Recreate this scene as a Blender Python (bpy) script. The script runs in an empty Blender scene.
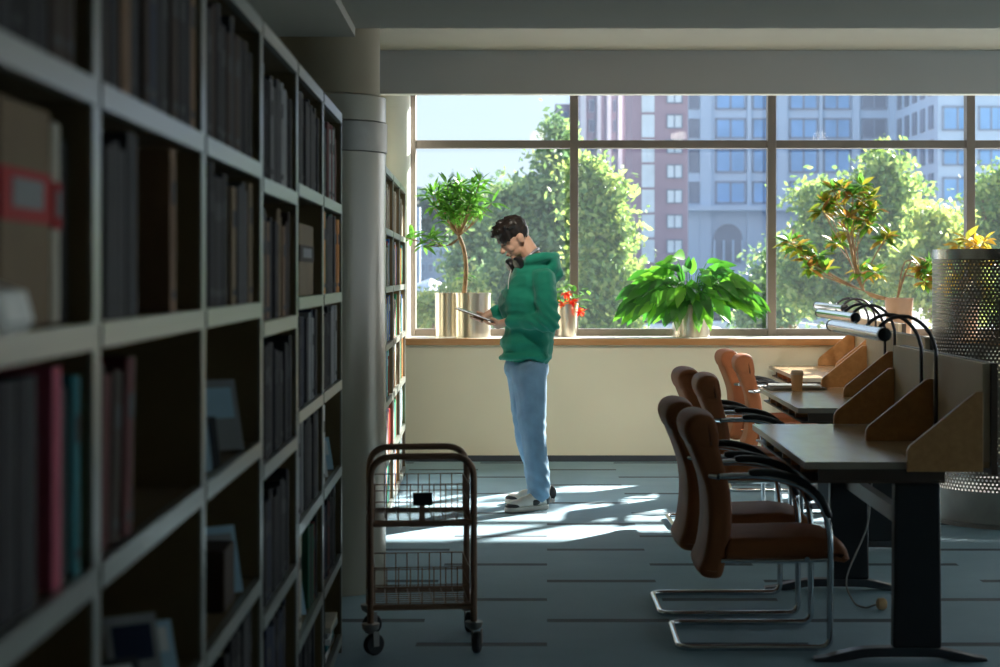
import bpy, bmesh, math, random
import numpy as np
from mathutils import Vector, Matrix, noise, Euler

rnd = random.Random(7)
SC = bpy.context.scene
COL = SC.collection
PI = math.pi
F = 1850.0; CX = 547.0; CY = 275.0; EYE = 1.41

def at(px, py, Y):
    """measured picture position at distance Y -> metres"""
    return Vector(((px-CX)*Y/F, Y, EYE-(py-CY)*Y/F))

# ------------------------------------------------------------------ materials
def new_mat(name):
    m = bpy.data.materials.new(name); m.use_nodes = True
    nt = m.node_tree
    for n in list(nt.nodes): nt.nodes.remove(n)
    out = nt.nodes.new('ShaderNodeOutputMaterial')
    return m, nt, out

def L(nt, a, b): nt.links.new(a, b)

def mat(name, col, rough=0.6, metal=0.0, var=0.12, scale=8.0, bump=0.0, bscale=80.0, stretch=None, spec=0.5, coat=0.0, sheen=0.0):
    m, nt, out = new_mat(name)
    b = nt.nodes.new('ShaderNodeBsdfPrincipled')
    b.inputs['Roughness'].default_value = rough
    b.inputs['Metallic'].default_value = metal
    b.inputs['Specular IOR Level'].default_value = spec
    b.inputs['Coat Weight'].default_value = coat
    b.inputs['Sheen Weight'].default_value = sheen
    tc = nt.nodes.new('ShaderNodeTexCoord')
    mp = nt.nodes.new('ShaderNodeMapping')
    if stretch: mp.inputs['Scale'].default_value = stretch
    L(nt, tc.outputs['Object'], mp.inputs['Vector'])
    nz = nt.nodes.new('ShaderNodeTexNoise'); nz.inputs['Scale'].default_value = scale; nz.inputs['Detail'].default_value = 4
    L(nt, mp.outputs['Vector'], nz.inputs['Vector'])
    cr = nt.nodes.new('ShaderNodeValToRGB')
    c = Vector(col[:3])
    cr.color_ramp.elements[0].position = 0.3; cr.color_ramp.elements[1].position = 0.7
    cr.color_ramp.elements[0].color = (*[max(0, x*(1-var)) for x in c], 1)
    cr.color_ramp.elements[1].color = (*[min(1, x*(1+var)) for x in c], 1)
    L(nt, nz.outputs['Fac'], cr.inputs['Fac'])
    L(nt, cr.outputs['Color'], b.inputs['Base Color'])
    if bump > 0:
        n2 = nt.nodes.new('ShaderNodeTexNoise'); n2.inputs['Scale'].default_value = bscale
        L(nt, mp.outputs['Vector'], n2.inputs['Vector'])
        bp = nt.nodes.new('ShaderNodeBump'); bp.inputs['Strength'].default_value = bump; bp.inputs['Distance'].default_value = 0.004
        L(nt, n2.outputs['Fac'], bp.inputs['Height']); L(nt, bp.outputs['Normal'], b.inputs['Normal'])
    L(nt, b.outputs['BSDF'], out.inputs['Surface'])
    return m

def leaf_mat(name, cols, trans=0.5, rough=0.45, gloss=0.06):
    m, nt, out = new_mat(name)
    g = nt.nodes.new('ShaderNodeNewGeometry')
    cr = nt.nodes.new('ShaderNodeValToRGB')
    el = cr.color_ramp.elements
    while len(el) < len(cols): el.new(0.5)
    for i, c in enumerate(cols):
        el[i].position = i/(len(cols)-1); el[i].color = (*c, 1)
    L(nt, g.outputs['Random Per Island'], cr.inputs['Fac'])
    d = nt.nodes.new('ShaderNodeBsdfDiffuse'); t = nt.nodes.new('ShaderNodeBsdfTranslucent')
    gl = nt.nodes.new('ShaderNodeBsdfGlossy'); gl.inputs['Roughness'].default_value = rough
    hs = nt.nodes.new('ShaderNodeHueSaturation'); hs.inputs['Value'].default_value = 1.5; hs.inputs['Hue'].default_value = 0.485
    L(nt, cr.outputs['Color'], d.inputs['Color']); L(nt, cr.outputs['Color'], hs.inputs['Color']); L(nt, hs.outputs['Color'], t.inputs['Color'])
    mx = nt.nodes.new('ShaderNodeMixShader'); mx.inputs[0].default_value = trans
    L(nt, d.outputs[0], mx.inputs[1]); L(nt, t.outputs[0], mx.inputs[2])
    m2 = nt.nodes.new('ShaderNodeMixShader'); m2.inputs[0].default_value = gloss
    L(nt, mx.outputs[0], m2.inputs[1]); L(nt, gl.outputs[0], m2.inputs[2])
    L(nt, m2.outputs[0], out.inputs['Surface'])
    return m

def glass_mat(name, tint=(0.96, 0.985, 0.99), refl=0.03, dust=0.007):
    m, nt, out = new_mat(name)
    t = nt.nodes.new('ShaderNodeBsdfTransparent'); t.inputs['Color'].default_value = (*tint, 1)
    g = nt.nodes.new('ShaderNodeBsdfGlossy'); g.inputs['Roughness'].default_value = 0.02
    lw = nt.nodes.new('ShaderNodeLayerWeight'); lw.inputs['Blend'].default_value = 0.3
    mm = nt.nodes.new('ShaderNodeMath'); mm.operation = 'MULTIPLY'; mm.inputs[1].default_value = refl*6
    L(nt, lw.outputs['Fresnel'], mm.inputs[0])
    mx = nt.nodes.new('ShaderNodeMixShader')
    L(nt, mm.outputs[0], mx.inputs[0]); L(nt, t.outputs[0], mx.inputs[1]); L(nt, g.outputs[0], mx.inputs[2])
    du = nt.nodes.new('ShaderNodeBsdfTranslucent'); du.inputs['Color'].default_value = (.72, .86, 1, 1)   # dust on the pane
    m2 = nt.nodes.new('ShaderNodeMixShader'); m2.inputs[0].default_value = dust
    L(nt, mx.outputs[0], m2.inputs[1]); L(nt, du.outputs[0], m2.inputs[2])
    L(nt, m2.outputs[0], out.inputs['Surface'])
    return m

def wood_mat(name, c1, c2, rough=0.4, scale=3.0, stretch=(1, 12, 12)):
    m, nt, out = new_mat(name)
    b = nt.nodes.new('ShaderNodeBsdfPrincipled'); b.inputs['Roughness'].default_value = rough
    tc = nt.nodes.new('ShaderNodeTexCoord'); mp = nt.nodes.new('ShaderNodeMapping'); mp.inputs['Scale'].default_value = stretch
    nz = nt.nodes.new('ShaderNodeTexNoise'); nz.inputs['Scale'].default_value = scale; nz.inputs['Detail'].default_value = 6; nz.inputs['Distortion'].default_value = 0.6
    cr = nt.nodes.new('ShaderNodeValToRGB')
    cr.color_ramp.elements[0].position = 0.35; cr.color_ramp.elements[1].position = 0.7
    cr.color_ramp.elements[0].color = (*c1, 1); cr.color_ramp.elements[1].color = (*c2, 1)
    L(nt, tc.outputs['Object'], mp.inputs['Vector']); L(nt, mp.outputs['Vector'], nz.inputs['Vector'])
    L(nt, nz.outputs['Fac'], cr.inputs['Fac']); L(nt, cr.outputs['Color'], b.inputs['Base Color'])
    L(nt, b.outputs[0], out.inputs['Surface'])
    return m

def carpet_mat():
    m, nt, out = new_mat('carpet')
    b = nt.nodes.new('ShaderNodeBsdfPrincipled'); b.inputs['Roughness'].default_value = 0.75
    b.inputs['Specular IOR Level'].default_value = 0.35
    tc = nt.nodes.new('ShaderNodeTexCoord'); sx = nt.nodes.new('ShaderNodeSeparateXYZ')
    L(nt, tc.outputs['Object'], sx.inputs[0])
    def M(op, a, c=None):
        n = nt.nodes.new('ShaderNodeMath'); n.operation = op
        for i, v in enumerate((a, c)):
            if v is None: continue
            if isinstance(v, (int, float)): n.inputs[i].default_value = v
            else: L(nt, v, n.inputs[i])
        return n.outputs[0]
    u = M('DIVIDE', sx.outputs['X'], 0.5)
    v = M('DIVIDE', M('SUBTRACT', sx.outputs['Y'], 7.55-0.2435), 0.487)
    par = M('MODULO', M('ADD', M('ADD', M('FLOOR', u), M('FLOOR', v)), 1000.0), 2.0)   # 0 -> dash
    dash = M('LESS_THAN', par, 0.5)
    line = M('LESS_THAN', M('ABSOLUTE', M('SUBTRACT', M('FRACT', v), 0.5)), 0.075)
    fac = M('MULTIPLY', dash, line)
    nz = nt.nodes.new('ShaderNodeTexNoise'); nz.inputs['Scale'].default_value = 1.2; nz.inputs['Detail'].default_value = 8; nz.inputs['Roughness'].default_value = 0.7
    L(nt, tc.outputs['Object'], nz.inputs['Vector'])
    cr = nt.nodes.new('ShaderNodeValToRGB')
    cr.color_ramp.elements[0].position = 0.3; cr.color_ramp.elements[1].position = 0.7
    cr.color_ramp.elements[0].color = (0.24, 0.37, 0.46, 1); cr.color_ramp.elements[1].color = (0.31, 0.46, 0.55, 1)
    L(nt, nz.outputs['Fac'], cr.inputs['Fac'])
    mx = nt.nodes.new('ShaderNodeMixRGB'); mx.inputs[2].default_value = (0.06, 0.085, 0.11, 1)
    L(nt, fac, mx.inputs[0]); L(nt, cr.outputs['Color'], mx.inputs[1]); L(nt, mx.outputs[0], b.inputs['Base Color'])
    n2 = nt.nodes.new('ShaderNodeTexNoise'); n2.inputs['Scale'].default_value = 220
    L(nt, tc.outputs['Object'], n2.inputs['Vector'])
    bp = nt.nodes.new('ShaderNodeBump'); bp.inputs['Strength'].default_value = 0.4; bp.inputs['Distance'].default_value = 0.003
    L(nt, n2.outputs['Fac'], bp.inputs['Height']); L(nt, bp.outputs['Normal'], b.inputs['Normal'])
    L(nt, b.outputs[0], out.inputs['Surface'])
    return m

def perforated_mat():
    """steel sheet with staggered round holes (UV in hole pitches)"""
    m, nt, out = new_mat('perforated_steel')
    uv = nt.nodes.new('ShaderNodeUVMap'); uv.uv_map = 'UVMap'
    sx = nt.nodes.new('ShaderNodeSeparateXYZ'); L(nt, uv.outputs[0], sx.inputs[0])
    def M(op, a, c=None):
        n = nt.nodes.new('ShaderNodeMath'); n.operation = op
        for i, v in enumerate((a, c)):
            if v is None: continue
            if isinstance(v, (int, float)): n.inputs[i].default_value = v
            else: L(nt, v, n.inputs[i])
        return n.outputs[0]
    row = M('FLOOR', sx.outputs['Y'])
    u = M('FRACT', M('ADD', sx.outputs['X'], M('MULTIPLY', M('MODULO', row, 2.0), 0.5)))
    v = M('FRACT', sx.outputs['Y'])
    du = M('SUBTRACT', u, 0.5); dv = M('MULTIPLY', M('SUBTRACT', v, 0.5), 0.87)
    d = M('SQRT', M('ADD', M('MULTIPLY', du, du), M('MULTIPLY', dv, dv)))
    hole = M('LESS_THAN', d, 0.28)
    b = nt.nodes.new('ShaderNodeBsdfPrincipled'); b.inputs['Metallic'].default_value = 1; b.inputs['Roughness'].default_value = 0.35
    b.inputs['Base Color'].default_value = (0.27, 0.24, 0.21, 1)
    t = nt.nodes.new('ShaderNodeBsdfTransparent')
    mx = nt.nodes.new('ShaderNodeMixShader'); L(nt, hole, mx.inputs[0]); L(nt, b.outputs[0], mx.inputs[1]); L(nt, t.outputs[0], mx.inputs[2])
    L(nt, mx.outputs[0], out.inputs['Surface'])
    return m

M = {}
M['carpet'] = carpet_mat()
M['wall_cream'] = mat('wall_cream', (0.84, 0.79, 0.61), 0.8, var=0.03, scale=1.5, bump=0.1)
M['wall_white'] = mat('wall_white', (0.80, 0.78, 0.70), 0.7, var=0.02, scale=1.5)
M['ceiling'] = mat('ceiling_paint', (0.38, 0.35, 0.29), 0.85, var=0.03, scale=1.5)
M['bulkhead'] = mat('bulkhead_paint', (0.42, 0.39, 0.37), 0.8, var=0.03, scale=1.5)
M['column'] = mat('column_paint', (0.42, 0.34, 0.235), 0.7, var=0.04, scale=2)
M['cladding'] = mat('column_cladding', (0.50, 0.45, 0.36), 0.25, metal=0.15, var=0.05, scale=2, stretch=(3, 3, 0.4))
M['steel'] = mat('brushed_steel', (0.55, 0.54, 0.52), 0.25, metal=1, var=0.08, scale=4, stretch=(1, 1, .2))
M['band'] = mat('satin_band', (0.30, 0.28, 0.25), 0.45, metal=.6)
M['pot_steel'] = mat('pot_steel', (0.66, 0.60, 0.50), 0.30, metal=1, var=0.12, scale=9, stretch=(3, 3, .1))
M['chrome'] = mat('chrome', (0.62, 0.63, 0.65), 0.12, metal=1, var=0.02)
M['dark_chrome'] = mat('dark_chrome', (0.10, 0.10, 0.11), 0.3, metal=0.8, var=0.02)
M['frame'] = mat('window_frame', (0.21, 0.175, 0.15), 0.45, metal=0.2, var=0.05)
M['glass'] = glass_mat('window_glass')
M['sill'] = wood_mat('sill_wood', (0.50, 0.24, 0.09), (0.62, 0.33, 0.14), 0.3)
M['sill_top_lit'] = mat('sill_top_lit', (0.62, 0.58, 0.50), 0.35, var=0.05)  # paler than the wooden edge: sunlight on the top put into the colour
M['base'] = mat('baseboard', (0.045, 0.055, 0.07), 0.5, var=0.05)
M['desk_wood'] = wood_mat('desk_wood', (0.50, 0.24, 0.085), (0.60, 0.31, 0.12), 0.35, stretch=(10, 1, 10))
M['desk_top'] = wood_mat('desk_top', (0.60, 0.41, 0.24), (0.66, 0.46, 0.28), 0.17, stretch=(4, 1, 4))
M['desk_edge'] = mat('desk_edge', (0.33, 0.27, 0.21), 0.35)
M['desk_panel'] = mat('desk_panel', (0.60, 0.45, 0.29), 0.6, var=0.04, scale=5)
M['desk_dark'] = mat('desk_dark', (0.075, 0.045, 0.03), 0.5)
M['leg_black'] = mat('leg_black', (0.02, 0.022, 0.026), 0.45, metal=0.2)
M['leather'] = mat('brown_leather', (0.31, 0.105, 0.042), 0.6, var=0.15, scale=6, bump=0.25, bscale=120, spec=0.15)
M['black_pad'] = mat('black_pad', (0.012, 0.012, 0.014), 0.35)
M['cart'] = mat('cart_paint', (0.30, 0.17, 0.11), 0.35, metal=0.5, var=0.06)
M['rubber'] = mat('rubber', (0.012, 0.013, 0.015), 0.6)
M['caster'] = mat('caster_steel', (0.30, 0.28, 0.26), 0.35, metal=0.8)
M['black'] = mat('black_plastic', (0.015, 0.015, 0.017), 0.3)
M['shelf'] = mat('shelf_paint', (0.215, 0.225, 0.20), 0.28, var=0.04, scale=3)
M['shelf_in'] = mat('shelf_inner', (0.17, 0.115, 0.05), 0.6, var=0.08)
M['paper'] = mat('paper', (0.40, 0.36, 0.28), 0.8, var=0.08, scale=60, stretch=(1, 10, 1))
M['skin'] = mat('skin', (0.68, 0.40, 0.28), 0.5, var=0.05, scale=20)
M['hair'] = mat('hair', (0.014, 0.009, 0.007), 0.4, var=0.4, scale=60, stretch=(1, 1, .3))
M['hoodie'] = mat('hoodie_green', (0.004, 0.25, 0.16), 0.85, var=0.08, scale=12, bump=0.3, bscale=160, sheen=0.2)
M['jeans'] = mat('denim', (0.19, 0.325, 0.47), 0.85, var=0.16, scale=9, bump=0.4, bscale=200)
M['shoe_white'] = mat('shoe_white', (0.70, 0.68, 0.62), 0.5)
M['shoe_black'] = mat('shoe_black', (0.02, 0.02, 0.022), 0.45)
M['grey_light'] = mat('light_grey', (0.62, 0.63, 0.66), 0.3, metal=0.3)
M['screen'] = mat('tablet_screen', (0.35, 0.40, 0.45), 0.08, var=0.02)
M['kraft'] = mat('kraft_paper', (0.68, 0.40, 0.20), 0.7, var=0.05)
M['lid'] = mat('cup_lid', (0.66, 0.50, 0.34), 0.5)
M['bark'] = mat('bark', (0.36, 0.22, 0.11), 0.8, var=0.25, scale=30, bump=0.4)
M['soil'] = mat('soil', (0.05, 0.032, 0.02), 0.95, var=0.3, scale=50)
M['terracotta'] = mat('clay_pot', (0.42, 0.25, 0.16), 0.6)
M['perf'] = perforated_mat()
M['stone'] = mat('pale_stone', (0.34, 0.32, 0.29), 0.5)
M['leaf_fresh'] = leaf_mat('leaf_fresh', [(0.04, 0.15, 0.02), (0.08, 0.27, 0.03), (0.14, 0.38, 0.05)], 0.5)
M['leaf_lily'] = leaf_mat('leaf_lily', [(0.012, 0.09, 0.015), (0.03, 0.19, 0.02), (0.05, 0.26, 0.02), (0.14, 0.42, 0.03)], 0.45, 0.3, 0.08)
M['leaf_croton'] = leaf_mat('leaf_croton', [(0.05, 0.14, 0.02), (0.10, 0.24, 0.02), (0.36, 0.34, 0.03), (0.30, 0.14, 0.03), (0.07, 0.24, 0.03), (0.05, 0.16, 0.02)], 0.45, 0.4, 0.05)
M['leaf_gold'] = leaf_mat('leaf_gold', [(0.45, 0.38, 0.03), (0.62, 0.42, 0.03), (0.16, 0.24, 0.03)], 0.5)
M['leaf_red'] = leaf_mat('leaf_red', [(0.55, 0.04, 0.01), (0.70, 0.10, 0.02), (0.75, 0.25, 0.03)], 0.4)
M['tree_a'] = leaf_mat('tree_leaf_a', [(0.10, 0.20, 0.05), (0.17, 0.29, 0.07), (0.40, 0.48, 0.12)], 0.4)
M['tree_b'] = leaf_mat('tree_leaf_b', [(0.08, 0.17, 0.07), (0.13, 0.24, 0.09), (0.28, 0.38, 0.12)], 0.35)
M['tree_c'] = leaf_mat('tree_leaf_c', [(0.18, 0.28, 0.07), (0.30, 0.40, 0.09), (0.55, 0.56, 0.14)], 0.45)
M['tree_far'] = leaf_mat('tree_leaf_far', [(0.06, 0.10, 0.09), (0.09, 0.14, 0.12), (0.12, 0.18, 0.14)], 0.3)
M['asphalt'] = mat('asphalt', (0.30, 0.30, 0.31), 0.9, var=0.1, scale=.5)
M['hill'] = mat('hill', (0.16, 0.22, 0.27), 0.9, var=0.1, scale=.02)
M['bld_grey'] = mat('facade_pale', (0.52, 0.65, 0.76), 0.85, var=0.03, scale=.1)  # haze over the buildings is put into these facade colours
M['bld_brick'] = mat('facade_brick', (0.40, 0.285, 0.33), 0.85, var=0.10, scale=.15)
M['bld_mauve'] = mat('facade_mauve', (0.40, 0.36, 0.42), 0.85, var=0.06, scale=.15)
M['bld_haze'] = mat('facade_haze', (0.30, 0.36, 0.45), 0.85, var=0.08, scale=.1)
M['bld_cream'] = mat('facade_cream', (0.66, 0.62, 0.55), 0.85, var=0.04, scale=.1)
M['win_blue'] = mat('facade_glass_blue', (0.24, 0.46, 0.72), 0.35, var=0.2, scale=.2, spec=0.6)
M['win_dark'] = mat('facade_glass_dark', (0.22, 0.26, 0.33), 0.35, var=0.2, scale=.2)
M['win_white'] = mat('facade_window_white', (0.75, 0.80, 0.82), 0.5, var=0.10, scale=.6)
M['roof_red'] = mat('roof_red', (0.30, 0.10, 0.08), 0.8)
M['car_white'] = mat('car_white', (0.75, 0.75, 0.76), 0.25, coat=.5)
M['car_blue'] = mat('car_blue', (0.06, 0.10, 0.18), 0.25, coat=.5)
M['car_silver'] = mat('car_silver', (0.45, 0.47, 0.5), 0.25, metal=.6)
M['car_glass'] = mat('car_glass', (0.03, 0.04, 0.05), 0.08)
M['awning'] = mat('awning', (0.80, 0.80, 0.80), 0.7)

# ------------------------------------------------------------------ mesh builder
class MB:
    def __init__(s): s.v = []; s.f = []; s.m = []; s.uv = None
    def add(s, vs, fs, mi=0):
        o = len(s.v); s.v += [tuple(x) for x in vs]; s.f += [tuple(i+o for i in f) for f in fs]; s.m += [mi]*len(fs); return s
    def box(s, lo, hi, mi=0, mx=None):
        x0, y0, z0 = lo; x1, y1, z1 = hi
        vs = [Vector(p) for p in ((x0,y0,z0),(x1,y0,z0),(x1,y1,z0),(x0,y1,z0),(x0,y0,z1),(x1,y0,z1),(x1,y1,z1),(x0,y1,z1))]
        if mx is not None: vs = [mx @ v for v in vs]
        return s.add(vs, [(0,3,2,1),(4,5,6,7),(0,1,5,4),(1,2,6,5),(2,3,7,6),(3,0,4,7)], mi)
    def lathe(s, prof, c=(0,0,0), n=32, mi=0, axis='Z'):
        vs = []; fs = []
        for r, z in prof:
            for i in range(n):
                a = 2*PI*i/n
                p = (r*math.cos(a), r*math.sin(a), z)
                if axis == 'Y': p = (p[0], z, p[1])
                if axis == 'X': p = (z, p[0], p[1])
                vs.append((p[0]+c[0], p[1]+c[1], p[2]+c[2]))
        for j in range(len(prof)-1):
            for i in range(n):
                k = (i+1) % n
                fs.append((j*n+i, j*n+k, (j+1)*n+k, (j+1)*n+i))
        if prof[0][0] > 1e-6: fs.append(tuple(range(n-1, -1, -1)))
        if prof[-1][0] > 1e-6: fs.append(tuple((len(prof)-1)*n+i for i in range(n)))
        return s.add(vs, fs, mi)
    def tube(s, pts, r, n=10, mi=0, closed=False):
        pts = [Vector(p) for p in pts]
        N = len(pts)
        rs = r if isinstance(r, (list, tuple)) else [r]*N
        T = []
        for i in range(N):
            if closed: t = pts[(i+1) % N]-pts[i-1]
            else: t = pts[min(i+1, N-1)]-pts[max(i-1, 0)]
            T.append(t.normalized() if t.length > 1e-9 else Vector((0,0,1)))
        ref = Vector((0,0,1)) if abs(T[0].z) < 0.9 else Vector((1,0,0))
        u = T[0].cross(ref).normalized()
        vs = []; fs = []
        for i in range(N):
            u = (u - T[i]*u.dot(T[i]))
            u = u.normalized() if u.length > 1e-6 else T[i].orthogonal().normalized()
            w = T[i].cross(u)
            for k in range(n):
                a = 2*PI*k/n
                vs.append(pts[i]+(u*math.cos(a)+w*math.sin(a))*rs[i])
        for i in range(N if closed else N-1):
            j = (i+1) % N
            for k in range(n):
                l = (k+1) % n
                fs.append((i*n+k, i*n+l, j*n+l, j*n+k))
        if not closed:
            fs.append(tuple(range(n-1, -1, -1))); fs.append(tuple((N-1)*n+k for k in range(n)))
        return s.add(vs, fs, mi)
    def ball(s, c, r, n=16, m=10, mi=0, mx=None):
        r = (r, r, r) if isinstance(r, (int, float)) else r
        vs = []; fs = []
        for j in range(m+1):
            th = PI*j/m
            for i in range(n):
                a = 2*PI*i/n
                p = Vector((r[0]*math.sin(th)*math.cos(a), r[1]*math.sin(th)*math.sin(a), r[2]*math.cos(th)))
                if mx is not None: p = mx.to_3x3() @ p
                vs.append(p+Vector(c))
        for j in range(m):
            for i in range(n):
                k = (i+1) % n
                fs.append((j*n+i, (j+1)*n+i, (j+1)*n+k, j*n+k))
        return s.add(vs, fs, mi)
    def capsule(s, a, b, ra, rb, n=14):
        a = Vector(a); b = Vector(b); d = b-a; ln = d.length
        if ln < 1e-6: return s.ball(a, ra)
        t = d/ln; pts = []; rs = []
        for k in range(5):
            th = PI/2*k/4; pts.append(a - t*ra*math.cos(th)); rs.append(max(ra*math.sin(th), 1e-4))
        for k in range(5):
            th = PI/2*k/4; pts.append(b + t*rb*math.sin(th)); rs.append(max(rb*math.cos(th), 1e-4))
        return s.tube(pts, rs, n)
    def prism(s, poly, a0, a1, axis='Y', mi=0):
        """poly in the other two axes"""
        def P(p, a): return {'Y': (p[0], a, p[1]), 'X': (a, p[0], p[1]), 'Z': (p[0], p[1], a)}[axis]
        n = len(poly)
        vs = [P(p, a0) for p in poly]+[P(p, a1) for p in poly]
        fs = [tuple(range(n)), tuple(range(2*n-1, n-1, -1))]+[(i, i+n, (i+1) % n+n, (i+1) % n) for i in range(n)]
        return s.add(vs, fs, mi)
    def cushion(s, outline, hw, r, n_mid=3, mi=0, bulge=0.0):
        """outline (x,z) closed, swept along Y with rounded ends"""
        P = [Vector(p) for p in outline]; n = len(P)
        area = sum(P[i].x*P[(i+1) % n].y-P[(i+1) % n].x*P[i].y for i in range(n))
        sg = 1 if area > 0 else -1
        nor = []
        for i in range(n):
            t = (P[(i+1) % n]-P[i-1]).normalized(); nor.append(Vector((-t.y, t.x))*sg)   # inward
        sl = []
        for k in range(6):
            a = PI/2*k/5; sl.append((-hw+r*(1-math.sin(a)), r*(1-math.cos(a))))
        sl = [( -hw + r*(1-math.cos(PI/2*k/5)), r*(1-math.sin(PI/2*k/5))) for k in range(6)]
        mid = [(-hw+r+(2*hw-2*r)*(k+1)/(n_mid+1), -bulge*math.sin(PI*(k+1)/(n_mid+1))) for k in range(n_mid)]
        full = sl+mid+[(-y, i) for y, i in reversed(sl)]
        vs = []; fs = []
        for y, ins in full:
            for i in range(n):
                q = P[i]+nor[i]*ins; vs.append((q.x, y, q.y))
        for j in range(len(full)-1):
            for i in range(n):
                k = (i+1) % n; fs.append((j*n+i, j*n+k, (j+1)*n+k, (j+1)*n+i))
        fs.append(tuple(range(n))); fs.append(tuple((len(full)-1)*n+i for i in reversed(range(n))))
        return s.add(vs, fs, mi)
    def build(s, name, mats, parent=None, smooth=False, bevel=0.0, loc=None):
        me = bpy.data.meshes.new(name); me.from_pydata(s.v, [], s.f)
        mats = mats if isinstance(mats, (list, tuple)) else [mats]
        for m in mats: me.materials.append(M[m] if isinstance(m, str) else m)
        if len(mats) > 1: me.polygons.foreach_set('material_index', s.m)
        me.validate()
        bm = bmesh.new(); bm.from_mesh(me); bmesh.ops.recalc_face_normals(bm, faces=bm.faces); bm.to_mesh(me); bm.free()
        o = bpy.data.objects.new(name, me); COL.objects.link(o)
        if smooth:
            me.polygons.foreach_set('use_smooth', [True]*len(me.polygons))
            try: me.set_sharp_from_angle(angle=math.radians(40))
            except Exception: pass
        if bevel > 0:
            b = o.modifiers.new('bevel', 'BEVEL'); b.width = bevel; b.segments = 2; b.limit_method = 'ANGLE'
        if parent is not None: o.parent = parent
        if loc is not None: o.location = loc
        return o

def fillet(pts, rad, seg=6):
    pts = [Vector(p) for p in pts]; out = [pts[0]]
    rads = rad if isinstance(rad, (list, tuple)) else [rad]*len(pts)
    for i in range(1, len(pts)-1):
        a, b, c = pts[i-1], pts[i], pts[i+1]
        d1 = (a-b); d2 = (c-b); r = min(rads[i], d1.length*.49, d2.length*.49)
        p1 = b+d1.normalized()*r; p2 = b+d2.normalized()*r
        for k in range(seg+1):
            t = k/seg; out.append(p1*(1-t)**2+b*2*t*(1-t)+p2*t*t)
    out.append(pts[-1]); return out

def spline(pts, n=6):
    pts = [Vector(p) for p in pts]; out = []
    for i in range(len(pts)-1):
        p0 = pts[max(i-1, 0)]; p1 = pts[i]; p2 = pts[i+1]; p3 = pts[min(i+2, len(pts)-1)]
        for k in range(n):
            t = k/n
            out.append(0.5*((2*p1)+(p2-p0)*t+(2*p0-5*p1+4*p2-p3)*t*t+(3*p1-p0-3*p2+p3)*t**3))
    out.append(pts[-1]); return out

def tag(o, label=None, cat=None, group=None, kind=None):
    if label: o['label'] = label
    if cat: o['category'] = cat
    if group: o['group'] = group
    if kind: o['kind'] = kind
    return o
def struct(o): o['kind'] = 'structure'; return o
def thing(name, label, cat, loc=(0,0,0), rz=0.0, group=None):
    o = bpy.data.objects.new(name, None); COL.objects.link(o); o.location = loc; o.rotation_euler = (0, 0, rz)
    o.empty_display_size = 0.1
    return tag(o, label, cat, group)
def copy_tree(o, parent=None):
    c = o.copy(); COL.objects.link(c)
    if parent is not None: c.parent = parent
    for ch in list(o.children): copy_tree(ch, c)
    return c
def bake(mb, name, mats, parent, voxel, smooth_it=2, disp=None, adapt=None):
    """union of the overlapping pieces as one continuous skin"""
    t = mb.build('tmp', mats)
    r = t.modifiers.new('r', 'REMESH'); r.mode = 'VOXEL'; r.voxel_size = voxel
    if smooth_it:
        s = t.modifiers.new('s', 'SMOOTH'); s.factor = 0.5; s.iterations = smooth_it
    dg = bpy.context.evaluated_depsgraph_get()
    me = bpy.data.meshes.new_from_object(t.evaluated_get(dg), depsgraph=dg)
    me.name = name
    old = t.data; bpy.data.objects.remove(t); bpy.data.meshes.remove(old)
    if disp:
        me.update()
        nv = [(v.co.copy(), v.normal.copy()) for v in me.vertices]
        for v, (c, n) in zip(me.vertices, nv): v.co = c + n*disp(c, n)
    me.polygons.foreach_set('use_smooth', [True]*len(me.polygons))
    o = bpy.data.objects.new(name, me); COL.objects.link(o)
    if parent is not None: o.parent = parent
    return o

# ------------------------------------------------------------------ the room
XL, XR, YB, YW, YG = -5.0, 9.0, -4.0, 14.0, 14.66   # left, right, behind, window wall face, glazing
ZL, ZH = 2.49, 3.11                                   # low ceiling, raised ceiling by the window
WX0, WZ0, WZ1 = -1.07, 0.93, 2.90
struct(MB().box((XL-.2, YB-.2, -.12), (XR+.2, YG+.2, 0)).build('floor', 'carpet'))
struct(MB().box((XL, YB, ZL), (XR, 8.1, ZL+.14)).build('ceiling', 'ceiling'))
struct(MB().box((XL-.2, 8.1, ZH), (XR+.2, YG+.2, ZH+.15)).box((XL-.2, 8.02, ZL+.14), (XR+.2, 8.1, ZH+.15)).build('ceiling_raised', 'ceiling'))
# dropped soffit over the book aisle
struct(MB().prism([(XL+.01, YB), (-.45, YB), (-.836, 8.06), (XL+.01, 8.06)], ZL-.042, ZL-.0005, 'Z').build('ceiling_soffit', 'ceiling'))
struct(MB().box((XL-.2, YB, 0), (XL, YG+.2, ZH)).build('wall_left', 'wall_cream'))
struct(MB().box((XL-.2, YB-.2, 0), (XR+.2, YB, ZH)).build('wall_near', 'desk_dark'))
wb = MB().box((XL, YW, 0), (XR, YG+.2, WZ0-.05)).box((XL, YW, WZ0-.05), (-1.30, YG+.2, 2.90))
struct(wb.build('wall_back', 'wall_cream'))
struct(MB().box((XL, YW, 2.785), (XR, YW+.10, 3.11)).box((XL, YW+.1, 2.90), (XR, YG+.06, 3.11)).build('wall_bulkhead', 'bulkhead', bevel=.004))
struct(MB().box((-1.30, YW-.003, 2.778), (XR, YW+.10, 2.785)).build('trim_1', 'wall_white'))
struct(MB().box((XL, YW-.018, 0), (XR, YW, .046)).build('baseboard_back', 'base', bevel=.004))
# pale round pillar at the window's end
struct(MB().lathe([(.13, 0), (.13, 1.985)], (-1.195, 14.44, .91), 40).build('pillar', 'wall_white', smooth=True))
# sill
sl = MB().box((-1.30, YW-.05, WZ0-.05), (XR, YW-.0, WZ0), 0).box((-1.30, YW, WZ0-.05), (XR, YG+.02, WZ0), 1)
struct(sl.build('trim_2', ['sill', 'sill_top_lit'], bevel=.004))
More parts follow.
